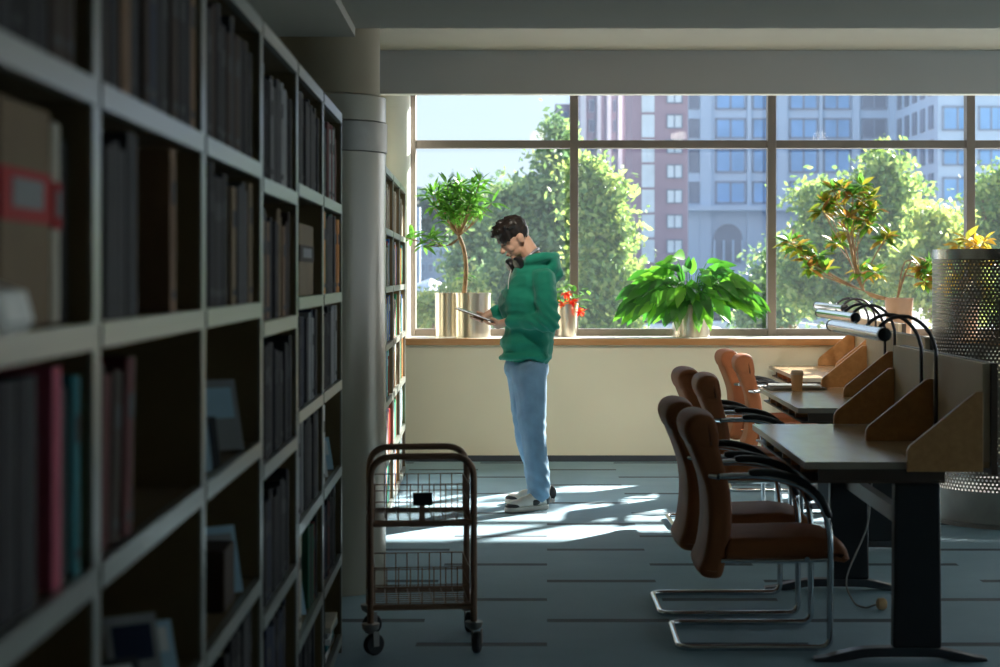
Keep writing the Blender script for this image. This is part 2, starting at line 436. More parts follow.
# window frames + panes
PX = [WX0 + 0.03]
xs = .214
cols = [-1.07, .214, 1.775, 3.345, 4.915, 6.485, 8.055, 8.95]
fr = MB(); w2 = .033
for i, x in enumerate(cols):
    fr.box((x-w2, YG-.07, WZ0), (x+w2, YG+.05, WZ1))
fr.box((cols[0], YG-.05, WZ0), (cols[-1], YG+.05, WZ0+.055))
fr.box((cols[0], YG-.05, WZ1-.02), (cols[-1], YG+.05, WZ1+.02))
fr.box((cols[0], YG-.05, 2.412), (cols[-1], YG+.05, 2.475))
win = struct(fr.build('window_1', 'frame', bevel=.004))
for a, b in zip(cols[:-1], cols[1:]):
    for z0, z1 in ((WZ0+.055, 2.412), (2.475, WZ1-.02)):
        MB().box((a+w2, YG-.006, z0), (b-w2, YG+.002, z1)).build('pane', 'glass', win)
# unseen right wall; its band of windows is added for daylight fill
rw = MB().box((XR, YB, 0), (XR+.2, YG+.2, .35)).box((XR, YB, 2.4), (XR+.2, YG+.2, ZH)).box((XR, YB, .35), (XR+.2, 1, 2.4)).box((XR, 13.4, .35), (XR+.2, YG+.2, 2.4))
struct(rw.build('wall_right', 'wall_cream'))
fr = MB(); ys = [1+i*12.4/8 for i in range(9)]
for y in ys: fr.box((XR+.05, y-.035, .35), (XR+.15, y+.035, 2.4))
fr.box((XR+.05, 1, .35), (XR+.15, 13.4, .40)).box((XR+.05, 1, 2.35), (XR+.15, 13.4, 2.40))
w2o = struct(fr.build('fill_window', 'frame'))
for a, b in zip(ys[:-1], ys[1:]):
    MB().box((XR+.09, a+.035, .40), (XR+.095, b-.035, 2.35)).build('pane', 'glass', w2o)

# round column behind the first bookcases
cc = thing('pillar', None, None, (-.99, 8.35, 0)); cc['kind'] = 'structure'; cc.name = 'pillar_clad'
MB().lathe([(.235, 2.18), (.235, 3.2)], n=48).build('pillar_shaft', 'column', cc, smooth=True)
MB().lathe([(.262, 0), (.262, 1.955), (.235, 1.955), (.235, 2.095), (.262, 2.095), (.262, 2.205), (.235, 2.215)], n=64).build('pillar_cladding', 'cladding', cc, smooth=True)
MB().lathe([(.262, 1.958), (.268, 1.960), (.268, 2.088), (.262, 2.092)], n=64).build('pillar_band', 'band', cc, smooth=True)

# ------------------------------------------------------------------ bookcases
ROWA = math.atan(.0373)
ROT = Matrix.Rotation(ROWA, 4, 'Z')
DIR = ROT @ Vector((0, 1, 0)); NOR = ROT @ Vector((1, 0, 0)); ORI = Vector((-.511, 0, 0))
def row(s, out, z): return ORI + DIR*s + NOR*out + Vector((0, 0, z))
DEP = .27
UP = .022
STD = [.07, .37, .70, 1.02, 1.345, 1.67]
ALT = [.07, .27, .60, .957, 1.297, 1.641]
TOP = 2.01
def bookcase(s0, s1, shelves, label, top=TOP):
    t = thing('bookcase', label, 'bookcase', row(s0, 0, 0), ROWA, 'library bookcases')
    w = s1-s0
    for y0 in (0.0005, w-UP-.0005):
        MB().box((-DEP, y0, 0), (0, y0+UP, top), 0).box((-.004, y0-.0003, 0), (.0015, y0+UP+.0003, top), 1).build('side_panel', ['shelf_in', 'shelf'], t)
    for z in shelves+[top]:
        mb = MB().box((-DEP+.012, UP+.001, z-.032), (-.012, w-UP-.001, z), 0).box((-.012, UP+.001, z-.034), (.004, w-UP-.001, z+.001), 1)
        mb.build('shelf', ['shelf_in', 'shelf'], t)
    MB().box((-DEP, UP+.001, .04), (-DEP+.01, w-UP-.001, top)).build('back_panel', 'shelf_in', t)
    MB().box((-.03, UP+.001, 0), (-.02, w-UP-.001, .036)).build('kick_board', 'shelf', t)
    return t
SB = [1.53, 2.475, 3.44, 4.36, 5.22, 6.09, 6.93]
S2 = [10.2, 11.13, 12.06, 12.99]
ordn = ['first', 'second', 'third', 'fourth', 'fifth', 'sixth']
notes = ['with the red and white file boxes', 'holding leaning dark volumes and small booklets', 'two booklets propped on one shelf',
         'with shelves set lower than its neighbours', 'holding a tan box file', 'last before the wire cart']
for i in range(6):
    bookcase(SB[i], SB[i+1], ALT if i == 3 else STD, f'open metal bookcase, {ordn[i]} along the dark aisle, {notes[i]}'.replace('open metal', 'metal'))
n2 = ['just past the clad pillar', 'in the middle beyond the clad pillar', 'beyond the clad pillar, closest to the window']
for i in range(3):
    bookcase(S2[i], S2[i+1], STD, f'pale sunlit bookcase {n2[i]}')

# one book shape; every book is its own object with its own cover colour
def book_mesh():
    mb = MB()
    c = .07
    mb.box((-1, -.5, 0), (-.02, -.5+c, 1), 0).box((-1, .5-c, 0), (-.02, .5, 1), 0)
    pts = [(-.02, -.5)]+[(-.02+.022*math.sin(PI*k/6), -.5+k/6) for k in range(1, 6)]+[(-.02, .5), (-.035, .5), (-.035, -.5)]
    mb.prism(pts, 0, 1, 'Z', 0)
    mb.box((-.97, -.5+c, .02), (-.035, .5-c, .975), 1)
    q = [(-.019+.024*math.sin(PI*k/6), -.46+.92*k/6) for k in range(7)]
    mb.prism(q+[(-.03, .46), (-.03, -.46)], .66, .80, 'Z', 2)
    mb.prism(q+[(-.03, .46), (-.03, -.46)], .08, .13, 'Z', 2)
    me = mb.build('book', ['black', 'paper', 'paper'])
    d = me.data; bpy.data.objects.remove(me); return d
BOOK = book_mesh()
_cv = {}
PAL = {'black': (.018, .018, .022), 'charcoal': (.028, .028, .032), 'dark brown': (.035, .02, .013), 'maroon': (.10, .02, .02), 'navy blue': (.025, .04, .09),
       'grey': (.10, .10, .105), 'pale grey': (.26, .26, .26), 'tan': (.20, .135, .075), 'cream': (.55, .50, .40), 'teal': (.03, .18, .20), 'dark green': (.02, .09, .05),
       'red': (.42, .03, .03), 'pink': (.50, .10, .15), 'sky blue': (.36, .52, .62), 'orange': (.62, .24, .05), 'white': (.72, .72, .70), 'blue': (.05, .14, .42), 'green': (.05, .32, .14), 'light brown': (.20, .11, .06)}
def cover(c):
    if c not in _cv: _cv[c] = mat('cover_'+c.replace(' ', '_'), [v*(.5 if c in ('grey','charcoal','navy blue') else 1) for v in PAL[c]], .7, var=.1, scale=6, spec=.12)
    return _cv[c]
books = []   # (size key, base matrix, scale, colour, label colour, label, group)
rowname = ['bottom', 'second lowest', 'third lowest', 'waist-high', 'chest-high', 'topmost']
def fill(case, s0, s1, shelves, r, colors, a=0.0, b=1.0, th=(.03, .06), hh=(.24, .285), setback=.004, lean=0.0, kindw='volume', where='', accent='grey', deep=(.17, .215)):
    w = s1-s0-2*UP-.006; s = s0+UP+.003+w*a; e = s0+UP+.003+w*b
    z = shelves[r]+.0015
    hi = ((shelves[r+1] if r+1 < len(shelves) else TOP)-.036)-z-.004
    while True:
        t = rnd.uniform(*th)*(1.28 if s < 8 else 1)
        if s+t > e: break
        c = rnd.choice(colors); h = min(rnd.uniform(*hh), hi); d = rnd.uniform(*deep)
        ln = lean*rnd.uniform(.8, 1.1)
        mtx = Matrix.Translation(row(s+t/2+.0008, -setback-rnd.uniform(0, .010), z)) @ ROT
        if ln:
            mtx = mtx @ Matrix.Translation((0, t/2, 0)) @ Matrix.Rotation(-ln, 4, 'X') @ Matrix.Translation((0, -t/2, 0)); h = min(h, hi*.93)
        books.append((h*d*1.0/((s*s)), mtx, (d, t-.0012, h), c, accent if rnd.random() < .55 else c,
                      f'{c} upright {kindw} on the {rowname[r]} shelf of the {case}', f'books on the {rowname[r]} shelf of the {case}'))
        s += t + (abs(math.sin(ln))*0.02)
dark = ['black', 'charcoal', 'dark brown', 'navy blue', 'black']
cs = [f'{o} bookcase along the aisle' for o in ordn]
def B(i): return (cs[i], SB[i], SB[i+1], ALT if i == 3 else STD)
# first bookcase
fill(*B(0), 5, dark, .3, 1, (.04, .07)); 
fill(*B(0), 3, ['charcoal', 'black', 'maroon'], .45, .79, (.04, .07)); fill(*B(0), 3, ['pink'], .80, .86, (.035, .036), (.27, .275)); fill(*B(0), 3, ['grey'], .865, .92, (.03, .031)); fill(*B(0), 3, ['teal'], .93, .99, (.03, .032), (.25, .26))
fill(*B(1), 5, dark+['light brown'], 0, 1, (.035, .06)); fill(*B(1), 4, ['grey', 'charcoal', 'grey'], .05, .42, (.03, .05)); fill(*B(1), 4, ['light brown'], .72, .80, (.05, .051), (.28, .285))
fill(*B(1), 3, ['dark brown', 'charcoal', 'maroon'], .0, .42, (.04, .06), lean=.10)
fill(*B(2), 5, ['grey', 'charcoal', 'dark brown', 'grey', 'black'], 0, .97, (.035, .06)); fill(*B(2), 4, ['charcoal', 'black'], 0, .45, (.035, .055)); fill(*B(2), 4, ['grey', 'tan'], .52, .98, (.03, .06))
fill(*B(2), 1, ['charcoal', 'grey'], .45, .95)
fill(*B(3), 5, ['maroon', 'charcoal', 'grey', 'pale grey', 'black'], .05, .95); fill(*B(3), 4, ['black', 'light brown', 'tan', 'dark brown'], .02, .98, (.025, .045))
fill(*B(3), 3, ['black', 'charcoal', 'black'], 0, .97); fill(*B(3), 2, ['black', 'charcoal', 'navy blue'], 0, .97, (.035, .07)); fill(*B(3), 1, ['black', 'navy blue', 'charcoal'], 0, .9)
fill(*B(4), 5, ['black', 'charcoal', 'grey'], 0, .98); fill(*B(4), 4, ['pale grey', 'tan'], .02, .14, (.035, .045)); fill(*B(4), 3, ['grey', 'navy blue', 'pale grey', 'black'], .03, .97)
fill(*B(4), 2, ['grey', 'charcoal', 'pale grey'], .03, .97); fill(*B(4), 1, ['dark green', 'maroon', 'cream', 'charcoal'], .03, .36); fill(*B(4), 1, ['maroon', 'charcoal', 'dark green'], .62, .97); fill(*B(4), 0, ['black', 'charcoal'], .1, .9)
fill(*B(5), 5, ['maroon', 'pale grey', 'charcoal', 'black'], .03, .97); fill(*B(5), 4, ['dark green', 'black', 'pale grey', 'orange', 'charcoal'], .03, .97, setback=.0)
fill(*B(5), 3, ['charcoal', 'grey', 'pale grey', 'navy blue'], .03, .97); fill(*B(5), 2, ['navy blue', 'white', 'grey'], .03, .30); fill(*B(5), 1, ['navy blue', 'maroon', 'grey', 'charcoal'], .05, .95)
fill(*B(5), 0, ['grey', 'charcoal'], .03, .20)
bright = ['teal', 'tan', 'navy blue', 'cream', 'orange', 'green', 'white', 'blue', 'red', 'sky blue', 'light brown']
for i in range(3):
    nm = ['bookcase past the pillar', 'middle bookcase past the pillar', 'bookcase by the window'][i]
    for r in range(6):
        fill(nm, S2[i], S2[i+1], STD, r, bright if r < 5 else ['cream', 'tan', 'light brown', 'cream'], .03, .95, (.03, .055), (.22, .28), setback=.012, accent='white')
books.sort(key=lambda b: -b[0]*(100 if 'aisle' in b[5] else 1))
rest = MB()
_names = ['book']
for i, (_, mtx, sc, c, ac, lab, grp) in enumerate(books):
    if i < 296:
        o = bpy.data.objects.new('book', BOOK); COL.objects.link(o)
        o.matrix_world = mtx @ Matrix.Diagonal((*sc, 1))
        for k, mm in enumerate((cover(c), M['paper'], cover(ac))):
            o.material_slots[k].link = 'OBJECT'; o.material_slots[k].material = mm
        tag(o, lab, 'book', grp+', '+c)
    else:
        ci = bright.index(c) if c in bright else 0
        rest.box((-sc[0], -sc[1]/2, 0), (0, sc[1]/2, sc[2]), ci, mtx)
if rest.v:
    tag(rest.build('books', [cover(c) for c in bright]), 'many small colourful books packed on the shelves beyond the clad pillar', 'books', None, 'stuff')

# file boxes and booklets
def file_box(s, out, z, d, w, h, c, label, band=None, grp=None):
    t = thing('file_box', label, 'box', row(s, out, z+.0015), ROWA, grp)
    MB().box((-d, -w/2, 0), (0, w/2, h)).build('box_body', cover(c), t, bevel=.004)
    if band:
        MB().box((-.01, -w/2-.001, h*.47), (.0015, w/2+.001, h*.70)).box((-d, -w/2-.0015, h*.47), (-.004, -w/2, h*.70)).build('label_band', cover(band), t)
        MB().box((.0016, -w*.3, h*.53), (.003, w*.3, h*.66)).build('title_patch', cover('pale grey'), t)
    return t
file_box(SB[0]+.69, -.03, STD[4], .2, .25, .27, 'tan', 'wide tan file box with a red label band on the first bookcase', 'red')
file_box(SB[0]+.85, -.03, STD[4], .2, .04, .26, 'cream', 'slim cream file box with a red band beside the wide red-banded box', 'red')
file_box(SB[0]+.895, -.03, STD[4]+.0, .2, .028, .24, 'grey', 'thin grey file at the end of the shelf of red-banded files')
file_box(SB[4]+.52, -.02, STD[4], .22, .46, .22, 'tan', 'tan box file filling most of its shelf in the fifth bookcase', 'dark brown')
file_box(SB[1]+.17, -.05, STD[2], .16, .22, .16, 'black', 'low black box under the leaning volumes of the second bookcase')
file_box(SB[2]+.52, -.02, STD[2], .22, .16, .13, 'dark brown', 'small dark brown box beside the lone booklet in the third bookcase')
file_box(SB[2]+.55, -.04, STD[4], .16, .30, .001+.055, 'pale grey', 'flat pale grey slipcase lying under upright files in the third bookcase') if False else None
def booklet(s, out, z, w, h, th, tilt, rz, c, c2, label, grp='booklets propped on the shelves'):
    t = thing('booklet', label, 'booklet', row(s, out, z+.002+th*math.sin(tilt)), ROWA+rz, grp)
    R = Matrix.Rotation(-tilt, 4, 'Y')
    w *= .85
    MB().box((-th, -w/2, 0), (0, w/2, h), 0, R).build('cover', cover(c), t)
    MB().box((0.0003, -w*.38, h*.45), (.0012, w*.38, h*.88), 0, R).build('cover_picture', cover(c2), t)
    return t
booklet(SB[2]+.16, -.05, STD[3], .12, .16, .012, .25, -.95, 'sky blue', 'white', 'blue booklet propped face out on the third bookcase, taller of the pair')
booklet(SB[2]+.22, -.05, STD[3], .14, .10, .03, .25, -.95, 'grey', 'navy blue', 'small grey booklet lying in front of the tall blue booklet')
booklet(SB[2]+.62, -.05, STD[3], .13, .16, .012, .3, -.95, 'pale grey', 'sky blue', 'pale booklet leaning alone near the end of the third bookcase')
booklet(SB[2]+.66, -.05, STD[2], .11, .15, .012, .3, -.95, 'sky blue', 'pale grey', 'pale blue booklet leaning beside the small brown box')
booklet(SB[1]+.60, -.05, STD[2], .11, .14, .015, .3, -.95, 'pale grey', 'navy blue', 'pale booklet propped on the second bookcase, upper of three')
booklet(SB[1]+.74, -.05, STD[2], .11, .10, .02, .35, -.95, 'sky blue', 'white', 'light blue booklet beside the propped pale booklet of the second bookcase')
booklet(SB[1]+.40, -.05, STD[2], .13, .10, .03, .45, -.95, 'grey', 'white', 'grey booklet lying low at the near side of the second bookcase')
booklet(SB[2]+.25, -.05, STD[1], .11, .14, .012, .3, -.95, 'pale grey', 'blue', 'pale booklet standing on the lower shelf of the third bookcase')
booklet(SB[4]+.40, -.05, STD[1], .11, .14, .012, .3, -.95, 'sky blue', 'pink', 'blue and pink magazine facing out of the fifth bookcase', )
booklet(SB[5]+.35, -.05, STD[2], .11, .13, .012, .25, -.95, 'white', 'navy blue', 'white and blue magazine facing out of the sixth bookcase')
booklet(SB[5]+.60, -.05, STD[2], .11, .12, .012, .3, -.95, 'sky blue', 'white', 'sky blue magazine beside the white one in the sixth bookcase')
# stack of magazines sliding off a low shelf of the last bookcase
for k in range(7):
    c = ['pale grey', 'white', 'grey', 'teal', 'white', 'pale grey', 'cream'][k]
    mb = MB().box((-.21, -.15, 0), (.03, .15, .018), 0)
    o = mb.build('magazine', cover(c)); o.matrix_world = Matrix.Translation(row(SB[5]+.34+.004*k, -.045+.004*k, STD[0]+.002+k*.0195+.15*0)) @ ROT @ Matrix.Rotation(.05*math.sin(k*2.1), 4, 'Z')
    tag(o, ['pale grey magazine at the bottom of the stack', 'white magazine second in the stack', 'grey magazine third in the stack', 'teal magazine in the middle of the stack', 'white magazine above the teal one in the stack', 'pale grey magazine near the top of the stack', 'cream magazine on top of the stack'][k]+' in the sixth bookcase', 'magazine', 'stacked magazines low in the sixth bookcase')
# white rounded case on the first bookcase
wc = MB(); wc.cushion([(-.04, 0), (.02, 0), (.028, .012), (.02, .045), (-.01, .055), (-.035, .05), (-.045, .02)], .07, .02)
o = wc.build('storage_case', 'shoe_white', smooth=True); o.matrix_world = Matrix.Translation(row(SB[0]+.48, -.012, STD[4]+.002)) @ ROT
tag(o, 'rounded white case lying in front of the files on the first bookcase', 'case')

# ------------------------------------------------------------------ reading desks
DL = 1.71; DW = .67; DH = .73
def make_desk():
    t = thing('study_desk', None, 'desk')
    # tabletop: x 0..DW (sitter side at x=0), y 0..DL
    MB().box((0, 0, DH-.022), (DW, DL, DH), 0).box((-.003, -.002, DH-.026), (0.0, DL+.002, DH-.001), 1).box((-.003, -.004, DH-.026), (DW-.26, -.0, DH-.001), 1).build('tabletop', ['desk_top', 'desk_edge'], t)
    ap = MB().box((.05, .012, DH-.070), (.51, .030, DH-.027)).box((.05, DL-.030, DH-.070), (.51, DL-.012, DH-.027)).box((.24, .03, DH-.070), (.255, DL-.03, DH-.027))
    ap.box((.02, .012, DH-.079), (.51, DL-.012, DH-.0705))
    ap.build('storage_tray', 'desk_dark', t)
    for y in [.03+(DL-.06)*k/6 for k in range(1, 6)]:
        MB().box((.025, y-.007, DH-.070), (.239, y+.007, DH-.0275)).build('divider', 'desk_wood', t)
    # back panel
    MB().box((DW-.028, -.01, DH-.03+.031), (DW-.001, DL+.01, 1.088), 0).box((DW, -.03, DH-.045), (DW+.022, DL+.012, 1.09), 1).build('back_panel', ['desk_panel', 'desk_dark'], t)
    # wing partitions
    for y in (-.027, DL/2-.011, DL-.022):
        x0 = .365; zb = DH+.001 if y >= 0 else DH-.034
        pl = [(DW-.029, zb), (DW-.029, .985), (DW-.055, .985)]
        pl += [(x0+.012, DH+.062), (x0+.002, DH+.045), (x0, DH+.028), (x0, zb)]
        MB().prism(pl, y, y+.022, 'Y').build('partition', 'desk_wood', t, bevel=.003)
    # legs: wide column on an arched foot
    for y in (.035, DL-.15):
        lg = MB(); cx = .41
        lg.prism([(cx-.088, .05), (cx+.088, .05), (cx+.083, DH-.080), (cx-.083, DH-.080)], y-.03, y+.035, 'Y')
        l = lg.build('leg', 'leg_black', t, bevel=.008)
        foot = []
        n = 14
        top = []; bot = []
        for k in range(n+1):
            u = -1+2*k/n; x = cx-.06+u*.315
            z = .052-.045*max(0, abs(u)-.35)**1.4*1.9
            top.append((x, max(z, .014))); bot.append((x, max(z-.034, 0.001)))
        MB().prism(top+bot[::-1], y-.03, y+.03, 'Y').build('foot', 'leg_black' if False else 'dark_chrome', l, smooth=False, bevel=.004)
    MB().box((.39, .13, .46), (.43, DL-.19, .52)).build('cross_beam', 'leg_black', t)
    # lamp: long tube on two swan-neck arms
    return t
def make_lamp():
    t = thing('reading_lamp', None, 'lamp')
    zt = 1.187; xl = .325
    MB().lathe([(.0245, .22), (.0245, 1.47)], (xl, 0, zt), 20, axis='Y').build('lamp_tube', 'chrome', t, smooth=True)
    for y0, y1 in ((.195, .222), (1.468, 1.49)):
        MB().lathe([(.020, y0), (.0265, y0+.004), (.0265, y1), (.020, y1+.0)], (xl, 0, zt), 20, axis='Y').build('end_cap', 'black', t, smooth=True)
    for y in (.68, .97):
        pts = [(DW-.052, y, DH+.002), (DW-.052, y, 1.08)]
        for k in range(1, 13):
            a = PI*.86*k/12
            pts.append((DW-.052-.135*(1-math.cos(a)), y, 1.08+.165*math.sin(a)))
        pts[-1] = (xl+.012, y, zt+.026)
        MB().tube(spline(pts, 3), .0082, 10).build('arm', 'dark_chrome', t, smooth=True)
        MB().lathe([(.024, 0), (.024, .010), (.014, .014)], (DW-.056, y, DH+.0015), 16).build('arm_base', 'dark_chrome', t, smooth=True)
    MB().box((xl-.012, .3, zt-.026), (xl+.012, 1.4, zt-.0235)).build('diffuser', 'grey_light', t)
    return t
d0 = make_desk(); l0 = make_lamp()
DESKS = [((.94, 6.73), 'long study desk closest to the camera with an empty top and three wooden partitions', 'dark lamp tube on swan-neck arms over the empty study desk'),
         ((1.285, 9.45), 'middle study desk of the row with a paper cup on it', 'silver tube lamp on swan-neck arms over the desk with the cup'),
         ((1.67, 12.2), 'sunlit study desk of the row, directly under the window', 'tube lamp over the study desk beside the window, half behind the others')]
for i, ((x, y), lab, ll) in enumerate(DESKS):
    for src, lb, g in ((d0, lab, 'study desks in a row'), (l0, ll, 'tube lamps on the study desks')):
        o = src if i == 0 else copy_tree(src)
        o.location = (x, y, 0); o['label'] = lb; o['group'] = g

# chairs -----------------------------------------------------------
def make_chair():
    t = thing('cantilever_chair', None, 'chair')
    # local: x forward, y sideways, z up; origin on the floor under the seat
    def oval(pts): 
        q = spline([pts[-1]]+pts+[pts[0], pts[1]], 4); return [Vector((p[0], p[1])) for p in q[4:-4]][:-1]
    back = [(-.265, .82), (-.252, .76), (-.220, .68), (-.193, .59), (-.186, .48), (-.200, .36), (-.222, .30), (-.205, .272), (-.16, .265), (-.133, .28), (-.118, .35), (-.098, .46), (-.103, .59), (-.128, .69), (-.152, .78), (-.165, .83), (-.22, .85)]
    MB().cushion(oval([Vector((p[0], p[1], 0)) for p in back]), .225, .03, 3, bulge=.006).build('backrest', 'leather', t, smooth=True)
    hr = [(-.250, .764), (-.268, .785), (-.279, .825), (-.268, .862), (-.238, .882), (-.200, .884), (-.164, .868), (-.150, .82), (-.146, .775), (-.158, .742), (-.21, .742)]
    MB().cushion(oval([Vector((p[0], p[1], 0)) for p in hr]), .228, .035, 3, bulge=.006).build('headrest', 'leather', t, smooth=True)
    so = [(-.13, .385), (-.10, .418), (.05, .420), (.20, .425), (.29, .412), (.335, .375), (.345, .34), (.325, .325), (.24, .338), (.0, .340), (-.12, .340)]
    MB().cushion(so, .235, .035, 3, bulge=.008).build('seat', 'leather', t, smooth=True)
    fr = MB(); r = .0125
    hy = .255
    def side(sy):
        return [(-.15, sy*hy, .655), (.02, sy*hy, .655), (.16, sy*hy, .615), (.235, sy*hy, .54), (.262, sy*hy, .44), (.265, sy*hy, .30), (.265, sy*hy, .0145)]
    A = spline(side(-1)[:-1], 4)+[Vector((.265, -hy, .10)), Vector((.265, -hy, .0145))]
    path = [*A[:-1]]
    corner = fillet([A[-2], (.265, -hy, .0145), (-.30, -hy, .0145), (-.30, hy, .0145), (.265, hy, .0145), (.265, hy, .10)], [0, .085, .06, .06, .085, 0], 7)
    B_ = [Vector((p[0], -p[1], p[2])) for p in A[:-1]][::-1]
    fr.tube(path+corner[1:-1]+B_, r, 12)
    fr.tube([(.18, -hy, .345), (.18, hy, .345)], .010, 8).tube([(-.08, -.23, .33), (-.08, .23, .33)], .010, 8)
    fr.tube(fillet([(.265, -hy, .345), (.10, -.235, .335), (-.14, -.22, .335)], .03), .009, 8).tube(fillet([(.265, hy, .345), (.10, .235, .335), (-.14, .22, .335)], .03), .009, 8)
    fr.build('frame', 'chrome', t, smooth=True)
    for sy in (-1, 1):
        pts = spline([(-.04, sy*hy, .668), (.05, sy*hy, .668), (.15, sy*hy, .64), (.225, sy*hy, .575), (.262, sy*hy, .50)], 4)
        MB().tube(pts, [.012]+[.0165]*(len(pts)-2)+[.012], 10).build('armrest', 'black_pad', t, smooth=True)
        MB().tube([(-.19, sy*.2, .655), (-.15, sy*hy, .655)], .014, 10).build('arm_bracket', 'chrome', t, smooth=True)
    return t
ch0 = make_chair()
CH = [((.795, 7.18), 0.0, 'brown leather cantilever chair at the empty desk, closest to the camera'),
      ((.765, 7.88), 0.02, 'brown leather chair half hidden behind the closest chair at the empty desk'),
      ((1.06, 9.86), -.02, 'brown leather chair at the desk with the cup, nearer of that pair'),
      ((1.00, 10.50), .03, 'brown leather chair at the desk with the cup, farther of that pair'),
      ((1.51, 12.25), -.05, 'sunlit tan-brown leather chair at the window desk, nearer of that pair'),
      ((1.48, 13.05), .02, 'sunlit leather chair at the window desk, beside the sill wall')]
for i, ((x, y), rz, lab) in enumerate(CH):
    o = ch0 if i == 0 else copy_tree(ch0)
    o.location = (x, y, 0); o.rotation_euler = (0, 0, rz); o['label'] = lab; o['group'] = 'cantilever chairs at the desks'

# cup, notebooks
t = thing('paper_cup', 'small brown paper cup standing on the middle desk', 'cup', (at(797, 391, 10.84).x, 10.84, DH+.001))
MB().lathe([(.030, 0), (.036, .095), (.034, .095), (.029, .004)], n=28).build('cup_wall', 'kraft', t, smooth=True)
MB().lathe([(.0365, .094), (.0385, .098), (.0385, .108), (.035, .112), (.034, .120), (.030, .121)], n=28).build('cup_lid', 'lid', t, smooth=True)
for k, (w, d, h, c, rz, lab) in enumerate([(.33, .24, .012, 'pale grey', .12, 'closed pale grey folder under the white one beside the cup'), (.31, .22, .011, 'white', -.1, 'closed white folder on top of the grey folder beside the cup')]):
    t = thing('folder', lab, 'folder', (1.475, 11.02, DH+.0015+k*.0135), rz, 'folders on the middle desk')
    MB().box((-w/2, -d/2, 0), (w/2, d/2, .002)).box((-w/2, -d/2, h-.002), (w/2, d/2, h)).box((-w/2, d/2-.003, .002), (w/2, d/2, h-.002)).build('folder_cover', cover(c), t)
    MB().box((-w/2+.008, -d/2+.006, .0021), (w/2-.008, d/2-.004, h-.0021)).build('pages', 'paper', t)
# cord with plug
t = thing('power_cord', 'thin cord hanging under the first desk with a plug on the floor', 'cord', (1.37, 8.2, 0))
pts = spline([(.06, -.1, .60), (.045, -.1, .42), (.02, -.14, .30), (-.09, -.3, .12), (-.075, -.38, .03), (-.03, -.4, .008), (.00, -.42, .02), (.02, -.42, .027)], 6)
MB().tube(pts, .004, 8).build('cord', 'stone', t, smooth=True)
MB().lathe([(.012, 0), (.024, .008), (.026, .03), (.018, .042), (.006, .045)], (.015, -.42, .027), 16, axis='X').build('plug', 'kraft', t, smooth=True)

# ------------------------------------------------------------------ wire book cart
CX0, CX1, CYN, CYF = -.655, -.272, 6.88, 7.28
t = thing('book_cart', 'brown tubular wire basket cart on casters standing at the end of the aisle', 'cart', ((CX0+CX1)/2-.022, (CYN+CYF)/2, 0), .11)
hx = (CX1-CX0)/2; hyc = (CYF-CYN)/2
for sy in (-1, 1):
    pts = fillet([(-hx, sy*hyc, .115), (-hx, sy*hyc, .735), (hx, sy*hyc, .735), (hx, sy*hyc, .115)], .085, 8)
    MB().tube(pts, .0125, 12).build('hoop', 'cart', t, smooth=True)
def basket(zb, ht, name):
    mb = MB()
    b = MB()
    for sy in (-1, 1): b.tube([(-hx, sy*hyc, zb), (hx, sy*hyc, zb)], .011, 8)
    for sx in (-1, 1): b.tube([(sx*hx, -hyc, zb), (sx*hx, hyc, zb)], .011, 8)
    o = b.build('tray_frame', 'cart', t, smooth=True)
    X, Y = hx-.016, hyc-.016
    for z in (zb+ht, zb+ht*.55, zb+.008):
        mb.tube([(-X, -Y, z), (X, -Y, z), (X, Y, z), (-X, Y, z)], .0028, 6, closed=True)
    n = 8
    for k in range(n+1):
        x = -X+2*X*k/n
        mb.tube([(x, -Y, zb+ht), (x, -Y, zb+.01), (x, -Y+.006, zb+.004), (x, Y-.006, zb+.004), (x, Y, zb+.01), (x, Y, zb+ht)], .0022, 6)
    for k in range(9):
        y = -Y+2*Y*k/8
        mb.tube([(-X, y, zb+ht), (-X, y, zb+.01), (-X+.006, y, zb+.006), (X-.006, y, zb+.006), (X, y, zb+.01), (X, y, zb+ht)], .0022, 6)
    mb.build('wire_basket', 'cart', o, smooth=True)
    return o
basket(.485, .145, 'upper'); basket(.175, .145, 'lower')
MB().box((-.035, -hyc+.004, .552), (.038, -hyc+.010, .600)).build('label_holder', 'black', t, bevel=.002)
MB().box((-.012, -hyc+.005, .49), (.010, -hyc+.012, .555)).build('label_bracket', 'cart', t)
for sx in (-1, 1):
    for sy in (-1, 1):
        c = MB(); x = sx*hx; y = sy*hyc
        c.lathe([(.014, .086), (.030, .098), (.033, .112), (.033, .118), (.0, .120)], (x, y, 0), 20)
        o = c.build('caster', 'caster', t, smooth=True)
        a = .5 if sx < 0 else 1.3
        R = Matrix.Translation((x+.012, y, 0)) @ Matrix.Rotation(a, 4, 'Z')
        f = MB().box((-.012, -.020, .035), (.012, -.016, .09), 0, R).box((-.012, .016, .035), (.012, .020, .09), 0, R)
        f.build('fork', 'caster', o)
        w = MB(); w.lathe([(.012, -.014), (.034, -.014), (.040, -.008), (.040, .008), (.034, .014), (.012, .014)], (0, 0, .0405), 24, axis='Y')
        w.v = [tuple(R @ Vector(v)) for v in w.v]
        w.build('wheel', 'rubber', o, smooth=True)

